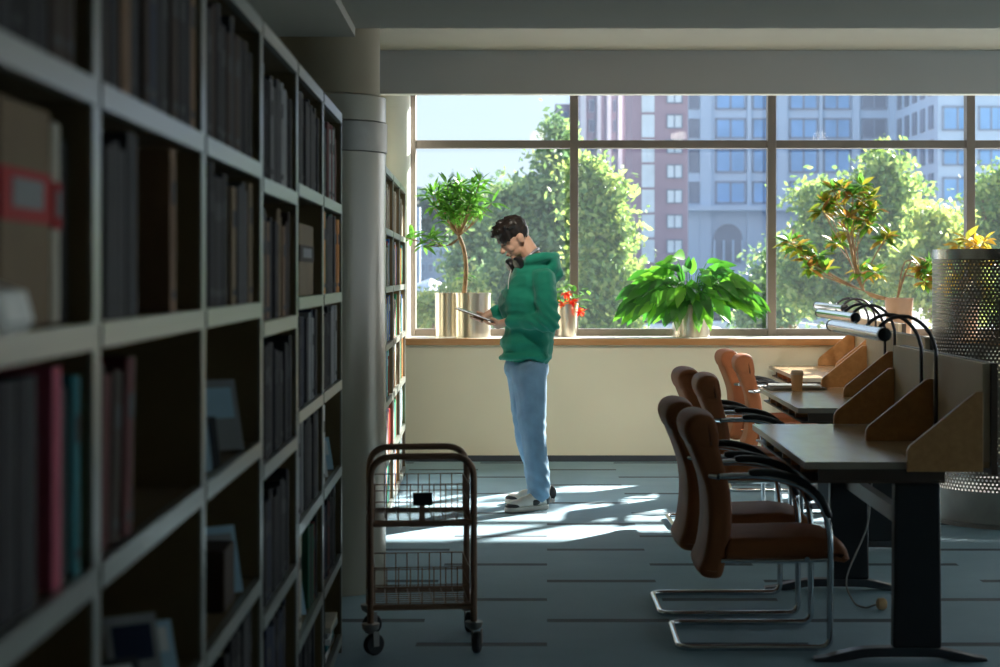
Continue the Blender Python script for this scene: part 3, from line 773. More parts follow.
# ------------------------------------------------------------------ perforated cylinder
t = thing('perforated_cylinder', 'tall perforated steel cylinder standing on the floor behind the desks', 'cylinder', (2.65, 10.62, 0))
R_ = .43; n = 96; z0, z1 = .20, 1.505
mb = MB(); vs = []; fs = []
for j, z in enumerate((z0, z1)):
    for i in range(n): vs.append((R_*math.cos(2*PI*i/n), R_*math.sin(2*PI*i/n), z))
for i in range(n): fs.append((i, (i+1) % n, n+(i+1) % n, n+i))
mb.add(vs, fs); sh = mb.build('perforated_sheet', 'perf', t, smooth=True)
uvl = sh.data.uv_layers.new(name='UVMap'); pit = .023
for p in sh.data.polygons:
    ids = [sh.data.loops[li].vertex_index for li in p.loop_indices]
    wrap = any(v % n == 0 for v in ids) and any(v % n == n-1 for v in ids)
    for li, v in zip(p.loop_indices, ids):
        k = v % n
        if wrap and k == 0: k = n
        uvl.data[li].uv = (round(2*PI*R_/pit)*k/n, (z1-z0)/(pit*.87)*(v//n))
MB().lathe([(R_-.012, 1.50), (R_+.004, 1.50), (R_+.004, 1.556), (R_-.012, 1.556), (R_-.012, 1.50)], n=96).build('rim', 'steel', t, smooth=True)
MB().lathe([(R_-.03, .0), (R_-.012, .0), (R_-.012, .02), (R_+.004, .03), (R_+.004, .205), (R_-.03, .205)], n=96).build('base_ring', 'stone', t, smooth=True)

# ------------------------------------------------------------------ plants on the sill
def leaf(mb, base, d, up, ln, w, droop=0.3, fold=.15, n=5, mi=0):
    base = Vector(base); d = Vector(d).normalized(); up = Vector(up)
    s = d.cross(up); s = s.normalized() if s.length > 1e-4 else d.orthogonal().normalized()
    u = s.cross(d).normalized()
    vs = []; fs = []
    prev = base.copy(); cur = d.copy()
    step = ln/n
    for i in range(n+1):
        q = i/n
        ww = w*.5*(math.sin(PI*min(1, q**.8*1.0)) if 0 < q < 1 else 0.02)
        uu = s.cross(cur).normalized()
        vs += [prev-s*ww+uu*ww*fold*2, prev, prev+s*ww+uu*ww*fold*2]
        cur = (cur + Vector((0, 0, -droop/n*1.0))).normalized()
        prev = prev+cur*step
    for i in range(n):
        a = i*3; fs += [(a, a+1, a+4, a+3), (a+1, a+2, a+5, a+4)]
    mb.add(vs, fs, mi)
def leafbuild(mb, name, m, parent):
    me = bpy.data.meshes.new(name); me.from_pydata(mb.v, [], mb.f)
    for k in (m if isinstance(m, list) else [m]): me.materials.append(M[k])
    me.polygons.foreach_set('material_index', mb.m); me.polygons.foreach_set('use_smooth', [True]*len(me.polygons))
    o = bpy.data.objects.new(name, me); COL.objects.link(o); o.parent = parent; return o
def rdir(r, zlo=-1, zhi=1):
    a = r.uniform(0, 2*PI); z = r.uniform(zlo, zhi); q = math.sqrt(max(0, 1-z*z)); return Vector((q*math.cos(a), q*math.sin(a), z))
def pot(t, r, h, m='pot_steel', taper=0.0, rim=.004):
    MB().lathe([(r-taper, 0), (r, h-.012), (r+rim, h-.012), (r+rim, h), (r-.012, h), (r-.012, h-.03)], n=48).build('pot', m, t, smooth=True)
    MB().lathe([(r-.012, h-.05), (r-.012, h-.03), (.0, h-.026)], n=32).build('soil', 'soil', t, smooth=True)
SY = 14.40
def atl(px, py, t, Y=14.28): return at(px, py, Y)-t.location

# little tree with a bare curved trunk
r = random.Random(3)
t = thing('potted_tree', 'small indoor tree with a bare curved trunk in a round steel pot', 'plant', at(473, 336, 14.28)); t.location.z = WZ0+.001
pot(t, .135, .34)
A = lambda px, py, dy=0: Vector(atl(px, py, t))+Vector((0, dy, 0))
trunk = spline([A(463, 300), A(465, 285), A(466, 268), A(464, 250), A(459, 236)], 5)
st = MB().tube(trunk, [.020-.006*i/len(trunk) for i in range(len(trunk))], 10)
tips = []
for k in range(40):
    q = rdir(r, -.9, 1)
    c = A(460, 205); e = c+Vector((q.x*.25, q.y*.17, q.z*.24))
    e = c + (e-c)*r.uniform(.35, 1)
    mid = (A(459, 236)+e)/2+Vector((0, 0, -.02)); st.tube(spline([A(459, 236), mid, e], 4), [.007]+[.004]*8 if False else .0038, 6); tips.append(e)
for (px, py) in ((413, 240), (405, 238), (424, 246), (432, 240), (440, 243)):
    e = A(px, py, -.13); st.tube(spline([A(459, 238), A(446, 246, -.03), e], 4), .004, 6); tips.append(e)
tips += [A(463, 278), A(468, 275)]
st.build('stem', 'bark', t, smooth=True)
fo = MB()
for i, e in enumerate(tips):
    big = i < len(tips)-2
    for k in range(r.randint(9, 12) if big else 5):
        q = rdir(r, -.35, .9); ln = r.uniform(.10, .165)*(1 if big else .5)
        leaf(fo, e+q*.008, q, (0, -.5, 1), ln, ln*.23, r.uniform(.1, .6), .2, 4)
leafbuild(fo, 'foliage', 'leaf_fresh', t)
# companion pot
t = thing('plant_pot', 'round steel pot standing half behind the one with the little tree', 'pot', at(452, 336, 14.44)); t.location.z = WZ0+.001; t.location.x -= .02
t.location.y = 14.47; t.location.x = -.77
pot(t, .105, .34)
# red flowering plant
r = random.Random(5)
t = thing('flowering_plant', 'small plant with red flowers in a narrow pot behind the person', 'plant', at(567, 336, 14.40)); t.location.z = WZ0+.001
pot(t, .085, .26, 'pot_steel', .015)
fo = MB(); fl = MB()
for k in range(46):
    q = rdir(r, .1, 1); b = Vector((q.x*.03, q.y*.03, .23)); e = b+q*r.uniform(.03, .19); leaf(fo, e, rdir(r, -.2, .9), (0, 0, 1), r.uniform(.05, .09), .035, .5)
for (px, py) in ((566, 294), (580, 312), (572, 301), (563, 305)):
    c = A(px, py, -.10) if False else (at(px, py, 14.40)-t.location+Vector((0, -.09, 0)))
    for k in range(16):
        q = rdir(r, -.8, 1); leaf(fl, c, q, (0, 0, 1), r.uniform(.04, .075), .03, .3)
leafbuild(fo, 'foliage', 'leaf_fresh', t); leafbuild(fl, 'flowers', 'leaf_red', t)
st = MB()
for k in range(4): st.tube([(0, 0, .22), (r.uniform(-.03, .09), -.06, .3)], .004, 6)
st.build('stem', 'bark', t)
# peace lily
r = random.Random(11)
t = thing('peace_lily', 'large leafy green plant arching over a short steel pot on the sill', 'plant', at(691, 337, 14.38)); t.location.z = WZ0+.001
pot(t, .145, .25)
fo = MB(); st = MB()
for k in range(190):
    a = r.uniform(0, 2*PI); spread = r.uniform(.1, 1)**.6
    o = Vector((math.cos(a)*.07, math.sin(a)*.05, .23))
    dx, dy = math.cos(a), math.sin(a)
    e = Vector((dx*.47*spread, max(-.2, min(.12, dy*.2*spread)), .24+(.30*(1-spread**2)+.10)*r.uniform(.1, 1.0)*(1.0) - (.06*r.random() if spread > .7 else 0)))
    mid = o*.5+e*.5+Vector((0, 0, .07+.06*spread))
    st.tube(spline([o, mid, e], 4), .0032, 5)
    ln = r.uniform(.14, .24); d = Vector((dx*(.5+.7*spread), dy*.3-.15, .55-1.0*spread+r.uniform(-.3, .3)))
    leaf(fo, e, d, (0, -1.0, .7), ln, ln*.42, r.uniform(.4, 1.4), .10, 6)
for (x, z, dx) in ((-.10, .25, -.15), (.03, .24, .1), (.09, .25, .3), (.06, .27, -.1)):
    leaf(fo, (x, -.13, z), (dx, -.45, -.5), (0, -1, .6), .22, .085, 1.6, .1, 6)
for (x, z, dx, dz, ln, w) in ((-.20, .44, -.5, .25, .22, .09), (-.14, .47, -.7, .35, .20, .085), (-.28, .40, -.9, .1, .20, .07), (.10, .45, .3, .5, .18, .07), (.30, .38, .8, .12, .20, .09), (.37, .33, .9, -.15, .20, .095), (-.03, .50, .05, 1, .13, .06)):
    leaf(fo, (x, -.05, z), (dx, -.15, dz), (0, -1, .5), ln, w, .5, .1, 6)
leaf(fo, (.0, -.03, .48), (.12, -.1, 1), (0, -1, 0), .14, .07, .1, .1, 6)
leaf(fo, (-.06, -.03, .42), (-.25, -.1, .8), (0, -1, 0), .16, .06, .1, .1, 6)
leafbuild(fo, 'foliage', 'leaf_lily', t); st.build('stem', 'leaf_lily', t, smooth=True)
# croton
def croton(name, lab, potpx, branches, mname, seed, nl=(17, 24), ll=(.085, .135), potm='terracotta', Y=SY, pr=.11, ph=.30):
    r = random.Random(seed)
    t = thing(name, lab, 'plant', at(potpx, 336, Y)); t.location.z = WZ0+.001
    pot(t, pr, ph, potm, .02)
    st = MB(); fo = MB()
    for pts, rad in branches:
        P = [at(px, py, Y)-t.location+Vector((0, dy, 0)) for px, py, dy in pts]
        st.tube(spline(P, 5), rad, 7)
        e = P[-1]
        for k in range(r.randint(*nl)):
            q = rdir(r, -.6, .9); ln = r.uniform(*ll)
            leaf(fo, e+q*.03*r.random(), q, (0, -.5, 1), ln, ln*.42, r.uniform(0, .7), .15, 4)
    st.build('stem', 'bark', t, smooth=True); leafbuild(fo, 'foliage', mname, t); return t
j = (864, 291, -.02)
br = []
for e, mid in (((842, 190, 0), (850, 240, 0)), ((862, 186, .03), (853, 235, 0)), ((822, 212, -.04), (845, 250, 0)), ((832, 205, .04), (848, 240, 0)), ((868, 200, -.03), (852, 240, 0)), ((858, 210, .04), (850, 245, 0)), ((846, 218, -.05), (850, 245, 0)), ((870, 226, .04), (855, 255, 0)), ((884, 240, 0), (872, 262, 0)), ((890, 235, .05), (872, 262, 0)),
               ((795, 247, -.03), (822, 272, -.02)), ((808, 268, -.06), (828, 278, -.03)), ((818, 256, .02), (830, 274, 0)), ((826, 270, .03), (836, 280, 0)), ((803, 250, .04), (825, 270, 0)), ((875, 273, -.04), (866, 280, 0)), ((862, 272, .03), (864, 282, 0)), ((836, 243, .03), (850, 262, 0)), ((850, 232, .06), (855, 260, 0)), ((834, 190, .03), (846, 230, 0)), ((852, 196, -.05), (852, 235, 0)), ((824, 203, .0), (842, 240, 0)), ((872, 212, -.05), (858, 240, 0)), ((865, 220, .02), (855, 245, 0)), ((790, 243, .03), (820, 268, 0)), ((812, 260, .05), (828, 272, 0))):
    br.append(([(895, 300, 0), j, mid, e], .004))
for e, mid in (((922, 268, -.03), (905, 262, 0)), ((926, 282, .02), (905, 276, 0)), ((930, 262, .05), (912, 260, 0)), ((925, 275, 0), (908, 268, 0))):
    br.append(([(897, 300, 0), mid, e], .0055))
croton('croton', 'branching croton with yellow and green leaves in a clay pot on the sill', 899, br, 'leaf_croton', 21)
br = []
for e, mid in (((922, 268, -.03), (905, 262, 0)), ((926, 280, .02), (900, 280, 0)), ((930, 258, .05), (908, 262, 0)), ((928, 290, 0), (905, 282, 0)), ((938, 275, 0), (910, 270, 0))):
    br.append(([(893, 298, 0), mid, e], .0055))
br2 = [([(965, 318, 0), (962, 290, 0), (x, y, dy)], .006) for x, y, dy in ((958, 246, -.03), (968, 240, .02), (978, 246, 0), (985, 242, .04), (950, 262, 0), (972, 268, -.05), (990, 262, 0), (960, 282, .04), (978, 290, -.04), (948, 285, 0))]
for o in [croton('golden_croton', 'golden-leaved plant seen over and through the perforated cylinder', 965, br2, 'leaf_gold', 8, (12, 18))]: pass
# ------------------------------------------------------------------ the reader
PY = 11.26
pt = thing('person', 'person in a green hoodie and light blue jeans reading a tablet by the window', 'person', (at(530, 505, PY).x, PY, 0))
def J(px, py, dy=0.0): return at(px, py, PY+dy)-pt.location
# head frame
HC = J(514.5, 238.5, -.005)
yaw = math.radians(20); tilt = math.radians(33)
HR = Matrix.Rotation(PI+yaw, 4, 'Z') @ Matrix.Rotation(tilt, 4, 'Y')
def H(x, y, z): return HC + (HR @ Vector((x, y, z)))
body = MB()
body.ball(H(-.015, 0, .03), (.095, .074, .090), 24, 16, mx=HR)
body.ball(H(.025, 0, .0), (.068, .062, .085), 24, 16, mx=HR)
body.ball(H(.028, 0, -.055), (.055, .050, .052), 20, 12, mx=HR)
body.ball(H(.066, 0, -.092), (.021, .024, .018), 12, 8, mx=HR)
body.ball(H(.070, 0, .030), (.025, .052, .018), 14, 8, mx=HR)
body.capsule(H(.088, 0, .008), H(.111, 0, -.028), .0075, .012)
body.ball(H(.102, .010, -.032), .0085, 10, 6); body.ball(H(.102, -.010, -.032), .0085, 10, 6)
body.ball(H(.085, 0, -.056), (.014, .022, .007), 12, 8, mx=HR); body.ball(H(.083, 0, -.067), (.014, .020, .008), 12, 8, mx=HR)
for sy in (-1, 1):
    body.ball(H(.060, sy*.036, -.030), (.022, .020, .024), 12, 8, mx=HR)
    body.ball(H(-.012, sy*.076, -.008), (.022, .008, .032), 14, 8, mx=HR)
    body.ball(H(-.016, sy*.083, .004), (.020, .006, .022), 14, 8, mx=HR)
NB = J(535, 262, 0)
body.capsule(H(-.035, 0, -.045), NB, .054, .060)
body.ball(J(532, 285), (.11, .17, .14), 20, 12); body.ball(J(529, 325), (.10, .15, .16), 20, 12); body.ball(J(526, 362), (.10, .15, .11), 20, 12)
SHn, ELn, WRn = J(543, 279, -.175), J(549, 323, -.235), J(509, 321, -.14)
SHf, ELf, WRf = J(535, 277, .175), J(528, 318, .225), J(493, 311.5, .10)
for a, b, c in ((SHn, ELn, WRn), (SHf, ELf, WRf)):
    body.capsule(a, b, .052, .040); body.capsule(b, c, .038, .025)
HPn, KNn, ANn = J(529, 372, -.085), J(533.5, 432, -.12), J(538, 492, -.13)
HPf, KNf, ANf = J(524, 372, .085), J(527, 432, .12), J(538, 487, .20)
for a, b, c in ((HPn, KNn, ANn), (HPf, KNf, ANf)):
    body.capsule(a, b, .085, .056); body.capsule(b, c, .054, .036)
# tablet frame: tilted plate, long side along the reader's sight
TC = J(475.5, 314.5, -.035)
TA = math.radians(20)
TR = Matrix.Rotation(TA, 4, 'Y')
def T(x, y, z): return TC + (TR @ Vector((x, y, z)))
# near hand grips the near lower corner: fingers under, thumb on top
def hand(wr, palm, fingers, thumb):
    body.capsule(wr, palm, .024, .026); 
    for ch in fingers:
        for k in range(len(ch)-1): body.capsule(ch[k], ch[k+1], .0092-.0006*k, .0086-.0006*k, 10)
    for k in range(len(thumb)-1): body.capsule(thumb[k], thumb[k+1], .0115-.001*k, .0105-.001*k, 10)
pn = T(.150, -.075, -.010)
body.capsule(WRn, pn, .024, .026)
body.ball(T(.140, -.07, -.014), (.034, .038, .015), 14, 8, mx=TR)
fs_ = []
for k, (dy, ln) in enumerate(((-.028, .055), (-.009, .062), (.010, .058), (.028, .046))):
    b0 = T(.122, -.07+dy, -.018); m1 = T(.095, -.064+dy, -.022); e = T(.095-ln*.55, -.052+dy, -.0165)
    fs_.append([b0, m1, e])
hand(WRn, pn, fs_, [T(.152, -.100, .0), T(.128, -.104, .012), T(.100, -.092, .014)])
# far hand supports the far edge: fingers below, thumb across the top
pf = T(.045, .110, -.014)
body.capsule(WRf, pf, .023, .025)
body.ball(T(.035, .105, -.016), (.036, .028, .015), 14, 8, mx=TR)
fs_ = []
for k, (dx, ln) in enumerate(((-.030, .060), (-.011, .066), (.008, .060), (.026, .048))):
    fs_.append([T(.03+dx, .090, -.020), T(.016+dx, .060, -.030), T(.004+dx, .060-ln*.55, -.022)])
hand(WRf, pf, fs_, [T(.050, .106, .008), T(.030, .098, .016), T(.005, .080, .014)])
body.v = [tuple(v) for v in body.v]
bake(body, 'body', 'skin', pt, .0048, 2)
# face details
for sy in (-1, 1):
    MB().ball(H(.078, sy*.030, .006), (.010, .014, .0055), 12, 8, mx=HR).build('eye', 'shoe_white', pt, smooth=True)
    MB().tube([H(.088, sy*.016, .004), H(.090, sy*.030, .007), H(.083, sy*.044, .004)], .0022, 6).build('eyelashes', 'hair', pt)
    MB().tube(spline([H(.094, sy*.014, .022), H(.093, sy*.030, .028), H(.080, sy*.050, .023)], 3), .0038, 6).build('eyebrow', 'hair', pt, smooth=True)
MB().tube(spline([H(.094, -.018, -.0615), H(.0985, 0, -.0615), H(.094, .018, -.0615)], 4), .0022, 6).build('lips', mat('lips', (.36, .12, .10), .5), pt, smooth=True)
# hair
hb = MB()
hb.ball(H(-.014, 0, .058), (.100, .084, .080), 24, 16, mx=HR)
hb.ball(H(-.052, 0, .025), (.052, .074, .068), 20, 12, mx=HR)
hb.ball(H(.040, 0, .082), (.062, .074, .052), 20, 12, mx=HR)
rr = random.Random(2)
for k in range(44):
    a = -1.15+2.3*k/43
    x = .082*math.cos(a*.9)+.012; y = .078*math.sin(a*1.05)
    z0 = .085; z1 = .038+rr.uniform(-.012, .008)-abs(a)*.012
    hb.capsule(H(x*.72, y*.85, z0), H(x-.002, y*1.0, z1), .020, .008, 8)
for k in range(34):
    q = rdir(rr, 0, 1); b = Vector((-.02+q.x*.085, q.y*.07, .06+q.z*.065)); sw = Vector((.05, rr.uniform(-.02, .02), .015))
    hb.capsule(H(*b), H(*(b+sw*.8+q*.008)), .015, .008, 8)
for sy in (-1, 1):
    hb.ball(H(-.035, sy*.058, .025), (.055, .024, .045), 14, 8, mx=HR)
bake(hb, 'hair', 'hair', pt, .0045, 2, disp=lambda c, n: .0035*noise.noise(Vector((c.x*60, c.y*60, c.z*25))))
# hoodie
hd = MB()
hd.ball(J(531, 284, 0), (.150, .200, .110), 24, 14)
hd.capsule(J(533, 282, -.02), J(528, 348, -.02), .150, .158, 22)
hd.ball(J(526, 303, -.01), (.168, .205, .18), 24, 14); hd.ball(J(526, 343, 0), (.168, .190, .105), 24, 14)
hd.capsule(SHn+Vector((0, .012, -.004)), ELn, .078, .066); hd.capsule(ELn, WRn+Vector((.022, 0, 0)), .066, .046); hd.capsule(SHf, ELf, .076, .062); hd.capsule(ELf, WRf+Vector((.02, 0, 0)), .062, .042)
hd.capsule(WRn+Vector((.03, 0, 0)), WRn+Vector((.008, 0, 0)), .040, .038); hd.capsule(WRf+Vector((.03, 0, 0)), WRf+Vector((.004, 0, 0)), .037, .035)
hd.tube(spline([(J(497.5, 352, 0))[:] if False else J(x, y, dy) for x, y, dy in ((501, 357, 0), (508, 357, -.13), (527, 357, -.178), (545, 357, -.12), (550, 357, 0), (545, 357, .12), (527, 357, .178), (508, 357, .13), (501, 357, 0))], 4)[:-1], .022, 10, closed=True)
hd.ball(J(527, 356, 0), (.150, .180, .030), 20, 10)
# hood gathered behind the neck
hd.tube(spline([J(521, 264, -.085), J(534, 259, -.115), J(548, 256, -.09), J(554, 257, 0), J(549, 257, .09), J(534, 261, .115), J(520, 266, .08)], 5), [.022]*3+[.036]*25+[.022]*3, 12)
hd.capsule(J(548, 258, -.02), J(556, 274, 0), .045, .055); hd.ball(J(553, 266, 0), (.05, .10, .07), 16, 10)
hd.capsule(J(524, 268, -.05), J(514, 275, -.015), .03, .022); hd.capsule(J(524, 268, .05), J(514, 275, .015), .03, .022)
def folds(c, n):
    a = noise.noise(Vector((c.x*11, c.y*11, c.z*3.5)))*.013
    b = abs(noise.noise(Vector((c.x*7+5, c.y*7, c.z*16))))*(-.014)
    arm = math.exp(-((c-ELn).length/.12)**2)
    e = arm*.008*math.sin((c.x+c.z)*95)
    hem = .0015*math.sin(math.atan2(c.y, c.x)*160) if c.z < J(0, 352).z else 0
    return a+b+e+hem
bake(hd, 'hoodie', 'hoodie', pt, .0075, 5, disp=folds)
for sy in (-1, 1):
    MB().tube(spline([J(511, 270, -.10 if sy < 0 else -.04), J(509, 278, -.15 if sy < 0 else -.10), J(508, 289 if sy < 0 else 285, -.165 if sy < 0 else -.12)], 4), .003, 6).build('drawstring', 'shoe_white', pt, smooth=True)
# jeans
jb = MB()
jb.ball(J(526, 368, 0), (.132, .165, .12), 24, 14)
for a, b, c, dy in ((HPn, KNn, ANn, -.0), (HPf, KNf, ANf, 0)):
    jb.capsule(a+Vector((0, 0, 0)), b, .108, .076); jb.capsule(b, c+Vector((.0, 0, .05)), .076, .070); jb.capsule(c+Vector((.0, 0, .06)), c+Vector((.002, 0, .0)), .072, .068)
def jf(c, n):
    low = math.exp(-(c.z-.12)/.18) if c.z > .08 else 1
    return noise.noise(Vector((c.x*14, c.y*14, c.z*5)))*.013 + .004*low*math.sin(c.z*85+c.x*60+c.y*40) + .0025*math.exp(-((c.z-.50)/.08)**2)*math.sin(c.z*90+c.x*70)
bake(jb, 'jeans', 'jeans', pt, .0075, 4, disp=jf)
# shoes
def shoe(heel, toe_dir, L_=.285):
    t_ = thing('shoe', None, None); t_.parent = pt; del_keys = [k for k in ('label', 'category') if k in t_.keys()]
    for k in del_keys: del t_[k]
    ang = math.atan2(toe_dir[1], toe_dir[0]); t_.location = heel; t_.rotation_euler = (0, 0, ang)
    prof = [(-.02, -.034), (.03, -.038), (.10, -.036), (.17, -.046), (.225, -.046), (.262, -.034), (.275, -.01), (.275, .012), (.258, .038), (.215, .048), (.16, .044), (.10, .036), (.03, .036), (-.02, .032), (-.038, .0)]
    MB().prism([(x, y) for x, y in prof], 0.001, .030, 'Z').build('sole', 'shoe_white', t_, bevel=.006)
    up = MB()
    up.ball((.0, 0, .06), (.042, .034, .048)); up.ball((.06, 0, .062), (.07, .036, .048)); up.ball((.13, 0, .050), (.07, .040, .038)); up.ball((.205, 0, .040), (.062, .044, .026))
    up.capsule((.0, 0, .05), (.03, 0, .105), .036, .040)
    o = bake(up, 'upper', 'shoe_white', t_, .006, 3)
    ov = MB(); ov.ball((-.006, 0, .062), (.041, .037, .050)); ov.ball((.075, 0, .050), (.050, .0425, .026)); ov.ball((.222, 0, .036), (.052, .0455, .022))
    bake(ov, 'overlay', 'shoe_black', t_, .006, 2)
    lc = MB()
    for k in range(5):
        x = .085+k*.022; z = .102-k*.010
        lc.tube(spline([(x, -.026, z-.014), (x+.004, 0, z+.002), (x, .026, z-.014)], 3), .0035, 6)
    lc.build('laces', 'shoe_white', t_, smooth=True)
dn = Vector((-1, -.75, 0)).normalized(); df = Vector((-1, -.15, 0)).normalized()
hn = J(543, 0, -.10); shoe(Vector((hn.x, -.12, 0)), dn)
hf = J(549, 0, .2); shoe(Vector((hf.x, .19, 0)), df)
# tablet
tb = thing('tablet', 'thin light-coloured tablet held in both hands by the reader', 'tablet', pt.location+TC); tb.rotation_euler = TR.to_euler()
MB().box((-.122, -.088, -.0045), (.122, .088, .003)).build('tablet_body', 'grey_light', tb, bevel=.003)
MB().box((-.112, -.078, .0031), (.112, .078, .0042)).build('screen', 'screen', tb)
MB().box((-.124, -.090, -.0085), (.124, .090, -.0047)).build('cover', cover('light brown'), tb, bevel=.002)
# headphones around the neck
hp = thing('headphones', 'black over-ear headphones hanging round the reader\'s neck', 'headphones', pt.location+J(519, 263, 0))
o_ = hp.location-pt.location
def K(px, py, dy): return J(px, py, dy)-o_
MB().tube(spline([K(520, 262, -.085), K(529, 256, -.11), K(536, 250, -.08), K(538, 249, 0), K(533, 250, .075), K(522, 256, .105), K(509, 264, .075)], 6), .010, 10).build('headband', mat('headband_silver', (.34, .32, .36), .3, metal=.3), hp, smooth=True)
for px, py, dy, sy in ((519, 264, -.085, -1), (511, 266, .01, 1)):
    c = K(px, py, dy); ax = Vector((-.55, -.35 if sy < 0 else -.2, -.35)).normalized()
    Rq = ax.to_track_quat('Z', 'Y').to_matrix().to_4x4()
    m_ = MB(); m_.lathe([(.0, -.024), (.036, -.024), (.046, -.012), (.046, .010), (.036, .020), (.0, .022)], n=28)
    m_.v = [tuple(Rq @ Vector((v[0]*.92, v[1]*1.05, v[2]))+c) for v in m_.v]
    e_ = m_.build('ear_cup', 'black', hp, smooth=True)
    m_ = MB(); m_.lathe([(.016, -.034), (.034, -.034), (.038, -.028), (.036, -.020), (.014, -.022), (.016, -.034)], n=28)
    m_.v = [tuple(Rq @ Vector((v[0]*.92, v[1]*1.05, v[2]))+c) for v in m_.v]
    m_.build('ear_pad', 'black_pad', e_, smooth=True)

# ------------------------------------------------------------------ outside
GZ = -1.0
struct(MB().box((-400, 15.2, GZ-.5), (500, 900, GZ)).build('ground', 'asphalt'))
struct(MB().prism([(-260, GZ), (-260, 20), (-120, 34), (-60, 33), (-30, 28), (20, 36), (80, 22), (160, 20), (160, GZ)], 600, 700, 'Y').build('hill', 'hill'))
def scatter(parent, name, m, lobes, n, size, seed):
    g = np.random.default_rng(seed)
    vol = np.array([l[3]*l[4]*l[5] for l in lobes])**(2/3)
    nc = max(60, n//38); ci = g.choice(len(lobes), nc, p=vol/vol.sum()); Lb = np.array(lobes)[ci]
    d = g.normal(size=(nc, 3)); d /= np.linalg.norm(d, axis=1, keepdims=True)
    cl = Lb[:, :3]+d*Lb[:, 3:6]*g.uniform(.5, 1.15, (nc, 1))
    pick = g.integers(0, nc, n)
    c = cl[pick]+g.normal(size=(n, 3))*size*np.array([2.6, 2.6, 1.7])*g.uniform(.5, 1.3, (nc, 1))[pick]
    a = g.normal(size=(n, 3)); a /= np.linalg.norm(a, axis=1, keepdims=True)
    b = np.cross(a, g.normal(size=(n, 3))); b /= np.linalg.norm(b, axis=1, keepdims=True)
    s = g.uniform(.6, 1.3, (n, 1))*size
    V = np.stack([c-a*s, c-b*s*.5, c+a*s, c+b*s*.5], 1).reshape(-1, 3)
    me = bpy.data.meshes.new(name); me.vertices.add(n*4); me.vertices.foreach_set('co', V.ravel())
    me.loops.add(n*4); me.loops.foreach_set('vertex_index', np.arange(n*4)); me.polygons.add(n)
    me.polygons.foreach_set('loop_start', np.arange(n)*4); me.update(calc_edges=True)
    me.materials.append(M[m]); o = bpy.data.objects.new(name, me); COL.objects.link(o); o.parent = parent; return o
def tree(lab, px, Y, lobes_px, m, n, size, seed, name='tree', cat='tree'):
    """lobes as (px, py, rx px, rz px) seen at distance Y"""
    k = Y/F; base = Vector(((px-CX)*k, Y, GZ))
    t = thing(name, lab, cat, base, 0, 'trees outside the window')
    g = random.Random(seed); lobes = []
    for (x, y, rx, rz) in lobes_px:
        c = at(x, y, Y)-base; lobes.append((c.x, g.uniform(-1, 1)*rx*k*.4, c.z, rx*k, rx*k*.9, rz*k))
        lobes[-1] = lobes[-1][:3]+tuple(v*.72 for v in lobes[-1][3:])
        for q in range(16):
            a = g.uniform(0, 2*PI); e = g.uniform(-.9, 1); f = g.uniform(.5, 1.0)*math.sqrt(1-min(1, e*e)*.7); w_ = g.uniform(.16, .30)
            lobes.append((c.x+math.cos(a)*rx*k*f*.95, math.sin(a)*rx*k*.7, c.z+e*rz*k*.9, rx*k*w_, rx*k*w_, rx*k*w_*.8))
    scatter(t, 'foliage', m, lobes, int(n*1.05), size*.8, seed)
    st = MB(); topz = lobes[0][2]; st.tube(spline([(0, 0, 0), (.1, 0, topz*.4), (lobes[0][0]*.6, 0, topz*.7), (lobes[0][0], 0, topz)], 4), [.22*Y/45]*4+[.15*Y/45]*5+[.07*Y/45]*4, 8)
    for l in lobes[::7][:10]: st.tube([(lobes[0][0]*.3, 0, topz*.4), (l[0], l[1], l[2])], .05*Y/45, 6)
    st.build('trunk', 'bark', t, smooth=True)
    return t
tree('tall bushy green tree seen through the window behind the reader', 545, 42, [(556, 165, 15, 38), (542, 225, 38, 42), (530, 290, 48, 42), (510, 205, 15, 24), (570, 250, 24, 55), (554, 128, 6, 10)], 'tree_b', 26000, .13, 31)
tree('bright green tree rising between the reader and the big leafy plant', 606, 36, [(596, 205, 22, 36), (601, 270, 28, 45), (585, 178, 12, 18), (606, 310, 24, 25)], 'tree_a', 15000, .105, 32)
tree('green tree beside the little potted tree, seen through the window', 455, 50, [(482, 270, 30, 40), (505, 230, 26, 40), (475, 235, 16, 20)], 'tree_b', 12000, .13, 33)
tree('yellow-green sapling low by the street behind the steel pots', 440, 40, [(432, 312, 18, 16), (462, 300, 20, 18)], 'tree_c', 4000, .09, 34, 'sapling', 'sapling')
tree('broad green tree outside behind the croton', 850, 40, [(832, 212, 30, 30), (882, 178, 20, 32), (865, 262, 50, 50), (888, 225, 26, 40), (808, 278, 26, 38), (884, 145, 5, 8)], 'tree_a', 24000, .12, 35)
tree('lighter yellow-green tree in front of the pale building corner', 940, 38, [(938, 238, 18, 26), (950, 285, 32, 42), (918, 278, 20, 30)], 'tree_c', 11000, .11, 36)
tree('green tree at the window edge behind the perforated cylinder', 1000, 44, [(995, 210, 22, 34), (1010, 250, 40, 50), (985, 290, 26, 40), (1020, 180, 25, 30)], 'tree_a', 12000, .12, 37)
tree('dark tree standing behind the middle window bar', 790, 47, [(785, 290, 30, 36), (765, 315, 26, 18), (800, 245, 16, 24)], 'tree_b', 8000, .12, 38)
tree('hazy dark treetop far off on the pale skyline', 440, 240, [(425, 225, 30, 26), (450, 215, 26, 20), (475, 232, 30, 30)], 'tree_far', 6000, .9, 39)

